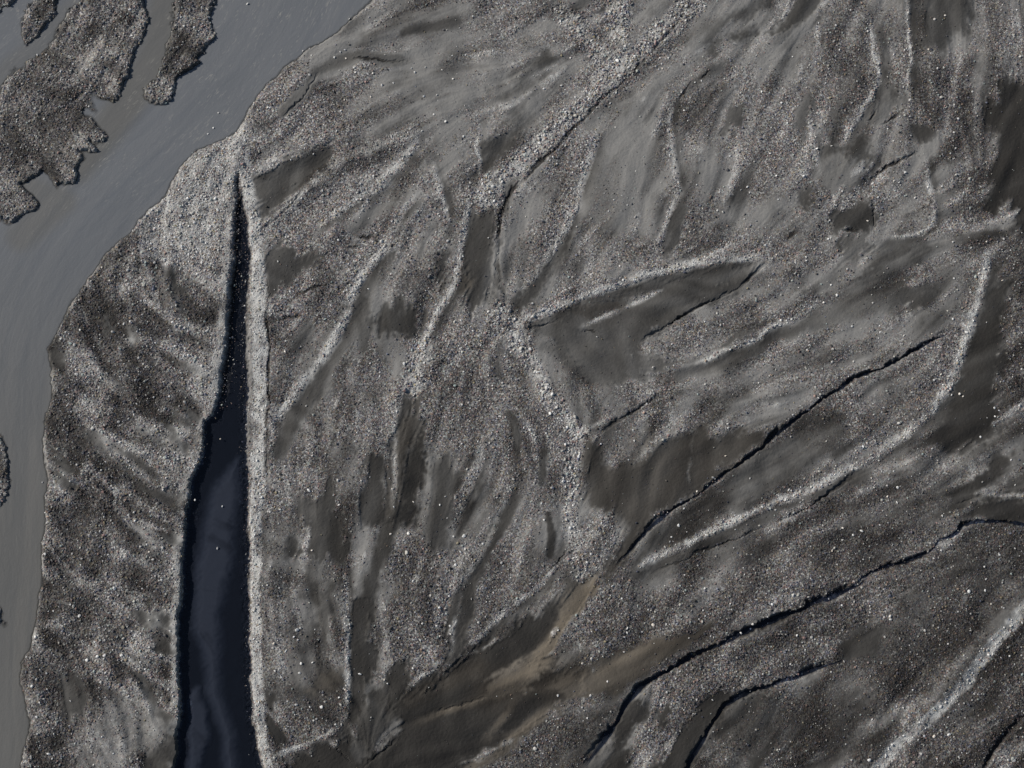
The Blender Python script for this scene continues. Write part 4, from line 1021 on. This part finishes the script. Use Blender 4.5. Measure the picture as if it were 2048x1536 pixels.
SM = [make_stone_mesh(40 + i) for i in range(8)]
zid = [int(np.argmin(((zp - (u, v)) ** 2).sum(1))) for u, v, s in STONES]
members = {}
for i, z in enumerate(zid): members.setdefault(z, []).append(i)
lab = {}
for z, mem in members.items():
    where = ZONES[z][0]
    us = [STONES[i][0] for i in mem]; vs = [STONES[i][1] for i in mem]
    horiz = (max(us) - min(us)) >= (max(vs) - min(vs))
    mem = sorted(mem, key=lambda i: STONES[i][0] if horiz else STONES[i][1])
    for r_, i in enumerate(mem):
        size = ("pale stone", "larger pale stone", "largest kind of pale stone")[0]
        if len(mem) == 1: lab[i] = f"lone bright pale stone {where}"
        elif r_ == len(mem) - 1: lab[i] = f"{'rightmost' if horiz else 'lowest'} bright pale stone {where}"
        elif r_ == 0: lab[i] = f"{'leftmost' if horiz else 'topmost'} bright pale stone {where}"
        else: lab[i] = f"{ORD[r_]} bright pale stone from the {'left' if horiz else 'top'} {where}"
order = sorted(range(len(STONES)), key=lambda i: -STONES[i][2])[:300]
for i in order:
    u, v, s = STONES[i]
    z = 0.0
    for _ in range(3):
        x, y = to_ground(u, v, z); z = float(sample(H, np.array([x]), np.array([y]))[0])
    if z < RIVER_Z and u < 520 and not (340 < u < 520 and v > 380): z = RIVER_Z - .02
    if z < POOL_Z: z = POOL_Z - .02
    d = (.19, .245, .32)[s] * rng.uniform(.9, 1.15)
    x, y = to_ground(u, v, z)
    o = bpy.data.objects.new("stone", SM[i % len(SM)]); S.collection.objects.link(o)
    o.location = (x, y, z + d * .17)
    o.scale = (d * 1.1, d, d * 1.05)
    o.rotation_euler = (rng.uniform(-.3, .3), rng.uniform(-.3, .3), rng.uniform(0, 6.28))
    tag(o, lab[i], "stone", group="bright pale stones scattered over the gravel")

# ------------------------------------------------------------------ loose gravel, countless
NP = 1300000
px = rng.uniform(xs0 + 3, xs1 - 3, NP); py = rng.uniform(ys0 + 3, ys1 - 3, NP)
g = sample(G, px, py); c = np.maximum(sample(CO, px, py), .35); z = sample(H, px, py); pl = sample(PALE, px, py)
wet_shade_p = sample(WET_SHADE, px, py); inrp = sample(inr, px, py)
clump = sample(noise(30), px, py)
p_keep = np.clip(np.clip((g - .06) / .85, 0, 1) ** 1.5 * (.46 + .14 * clump), 0.012, .7)
keep = (rng.uniform(0, 1, NP) < p_keep) & (inrp < .8)
sdp = sample(SDT, px, py); up_, vp_ = to_plan(px, py)
sunk = (sdp < 0) & (z < POOL_Z)
rightp = up_ > 430 + 0.035 * (vp_ - 900)
p_sunk = np.exp(sdp / np.where(rightp, np.where(vp_ < 820, 11.0, 4.5), 2.5)) * .40
keep = np.where(sunk, rng.uniform(0, 1, NP) < p_sunk, keep)
z = np.where(sunk, POOL_Z - .015, z); wet_shade_p = np.where(sunk, np.minimum(wet_shade_p, .5), wet_shade_p)
px, py, z, c, wet_shade_p, pl = (a[keep] for a in (px, py, z, c, wet_shade_p, pl))
NS = len(px)
size = (.050 + .036 * c) * np.exp(rng.normal(0, .42, NS))
big = rng.uniform(0, 1, NS) < .018
size[big] = rng.uniform(.15, .26, big.sum()) * (.6 + .4 * np.clip(c[big], 0, 1.2))
size = np.clip(size, .045, .30)
bright = rng.uniform(0, 1, NS) < (.07 + .40 * pl) * (1 - .4 * wet_shade_p)
size[bright] *= 1.2
wet_shade_p = np.where(bright, wet_shade_p * .55, wet_shade_p)
tone = np.clip(np.where(bright, rng.uniform(.72, 1.0, NS), .74 * rng.beta(1.3, 1.9, NS)) * (1 - .55 * pl) + .55 * pl, 0, 1)
tone[big] = np.clip(rng.uniform(.5, 1.0, big.sum()), 0, 1)
sca = np.stack([size * rng.uniform(.8, 1.35, NS), size * rng.uniform(.7, 1.1, NS), size * rng.uniform(.5, .85, NS)], -1)
rot = np.stack([rng.uniform(-.5, .5, NS), rng.uniform(-.5, .5, NS), rng.uniform(0, 6.283, NS)], -1)
me = bpy.data.meshes.new("gravel")
me.vertices.add(NS); me.vertices.foreach_set("co", np.stack([px, py, z + size * .16], -1).astype(np.float32).ravel())
for nm, arr in (("tone", tone), ("damp", np.clip(wet_shade_p, 0, 1))):
    a = me.attributes.new(nm, 'FLOAT', 'POINT'); a.data.foreach_set("value", arr.astype(np.float32))
for nm, arr in (("sca", sca), ("rot", rot)):
    a = me.attributes.new(nm, 'FLOAT_VECTOR', 'POINT'); a.data.foreach_set("vector", arr.astype(np.float32).ravel())
a = me.attributes.new("kindof", 'INT', 'POINT'); a.data.foreach_set("value", rng.integers(0, 6, NS).astype(np.int32))
me.materials.append(MAT_S)
gob = bpy.data.objects.new("gravel", me); S.collection.objects.link(gob)
tag(gob, "loose grey and brownish gravel strewn over the banks and bars", "gravel", "stuff")
ng = bpy.data.node_groups.new("strew_gravel", 'GeometryNodeTree')
ng.interface.new_socket("Geometry", in_out='INPUT', socket_type='NodeSocketGeometry')
ng.interface.new_socket("Geometry", in_out='OUTPUT', socket_type='NodeSocketGeometry')
gi = ng.nodes.new("NodeGroupInput"); go = ng.nodes.new("NodeGroupOutput")
join = ng.nodes.new("GeometryNodeJoinGeometry")
for i in range(6):
    ico = ng.nodes.new("GeometryNodeMeshIcoSphere"); ico.inputs['Radius'].default_value = .5; ico.inputs['Subdivisions'].default_value = 2 if i < 2 else 1
    sp = ng.nodes.new("GeometryNodeSetPosition")
    nz = ng.nodes.new("ShaderNodeTexNoise"); nz.noise_dimensions = '4D'; nz.inputs['W'].default_value = i * 7.3 + 1; nz.inputs['Scale'].default_value = 1.9
    sb = ng.nodes.new("ShaderNodeVectorMath"); sb.operation = 'SUBTRACT'; sb.inputs[1].default_value = (.5, .5, .5)
    sc_ = ng.nodes.new("ShaderNodeVectorMath"); sc_.operation = 'SCALE'; sc_.inputs['Scale'].default_value = .75
    ng.links.new(nz.outputs['Color'], sb.inputs[0]); ng.links.new(sb.outputs[0], sc_.inputs[0])
    ng.links.new(ico.outputs['Mesh'], sp.inputs['Geometry']); ng.links.new(sc_.outputs[0], sp.inputs['Offset'])
    sm = ng.nodes.new("GeometryNodeSetMaterial"); sm.inputs['Material'].default_value = MAT_S
    ng.links.new(sp.outputs[0], sm.inputs[0])
    ti = ng.nodes.new("GeometryNodeGeometryToInstance"); ng.links.new(sm.outputs[0], ti.inputs[0])
    ng.links.new(ti.outputs[0], join.inputs[0])
iop = ng.nodes.new("GeometryNodeInstanceOnPoints"); iop.inputs['Pick Instance'].default_value = True
def named(nm, typ):
    n = ng.nodes.new("GeometryNodeInputNamedAttribute"); n.data_type = typ; n.inputs[0].default_value = nm; return n.outputs[0]
e2r = ng.nodes.new("FunctionNodeEulerToRotation"); ng.links.new(named("rot", 'FLOAT_VECTOR'), e2r.inputs[0])
ng.links.new(gi.outputs[0], iop.inputs['Points']); ng.links.new(join.outputs[0], iop.inputs['Instance'])
ng.links.new(named("kindof", 'INT'), iop.inputs['Instance Index']); ng.links.new(e2r.outputs[0], iop.inputs['Rotation'])
ng.links.new(named("sca", 'FLOAT_VECTOR'), iop.inputs['Scale'])
ng.links.new(iop.outputs[0], go.inputs[0])
md = gob.modifiers.new("strew", 'NODES'); md.node_group = ng
print("gravel stones", NS, "grid", nx, ny, "stones", len(order))
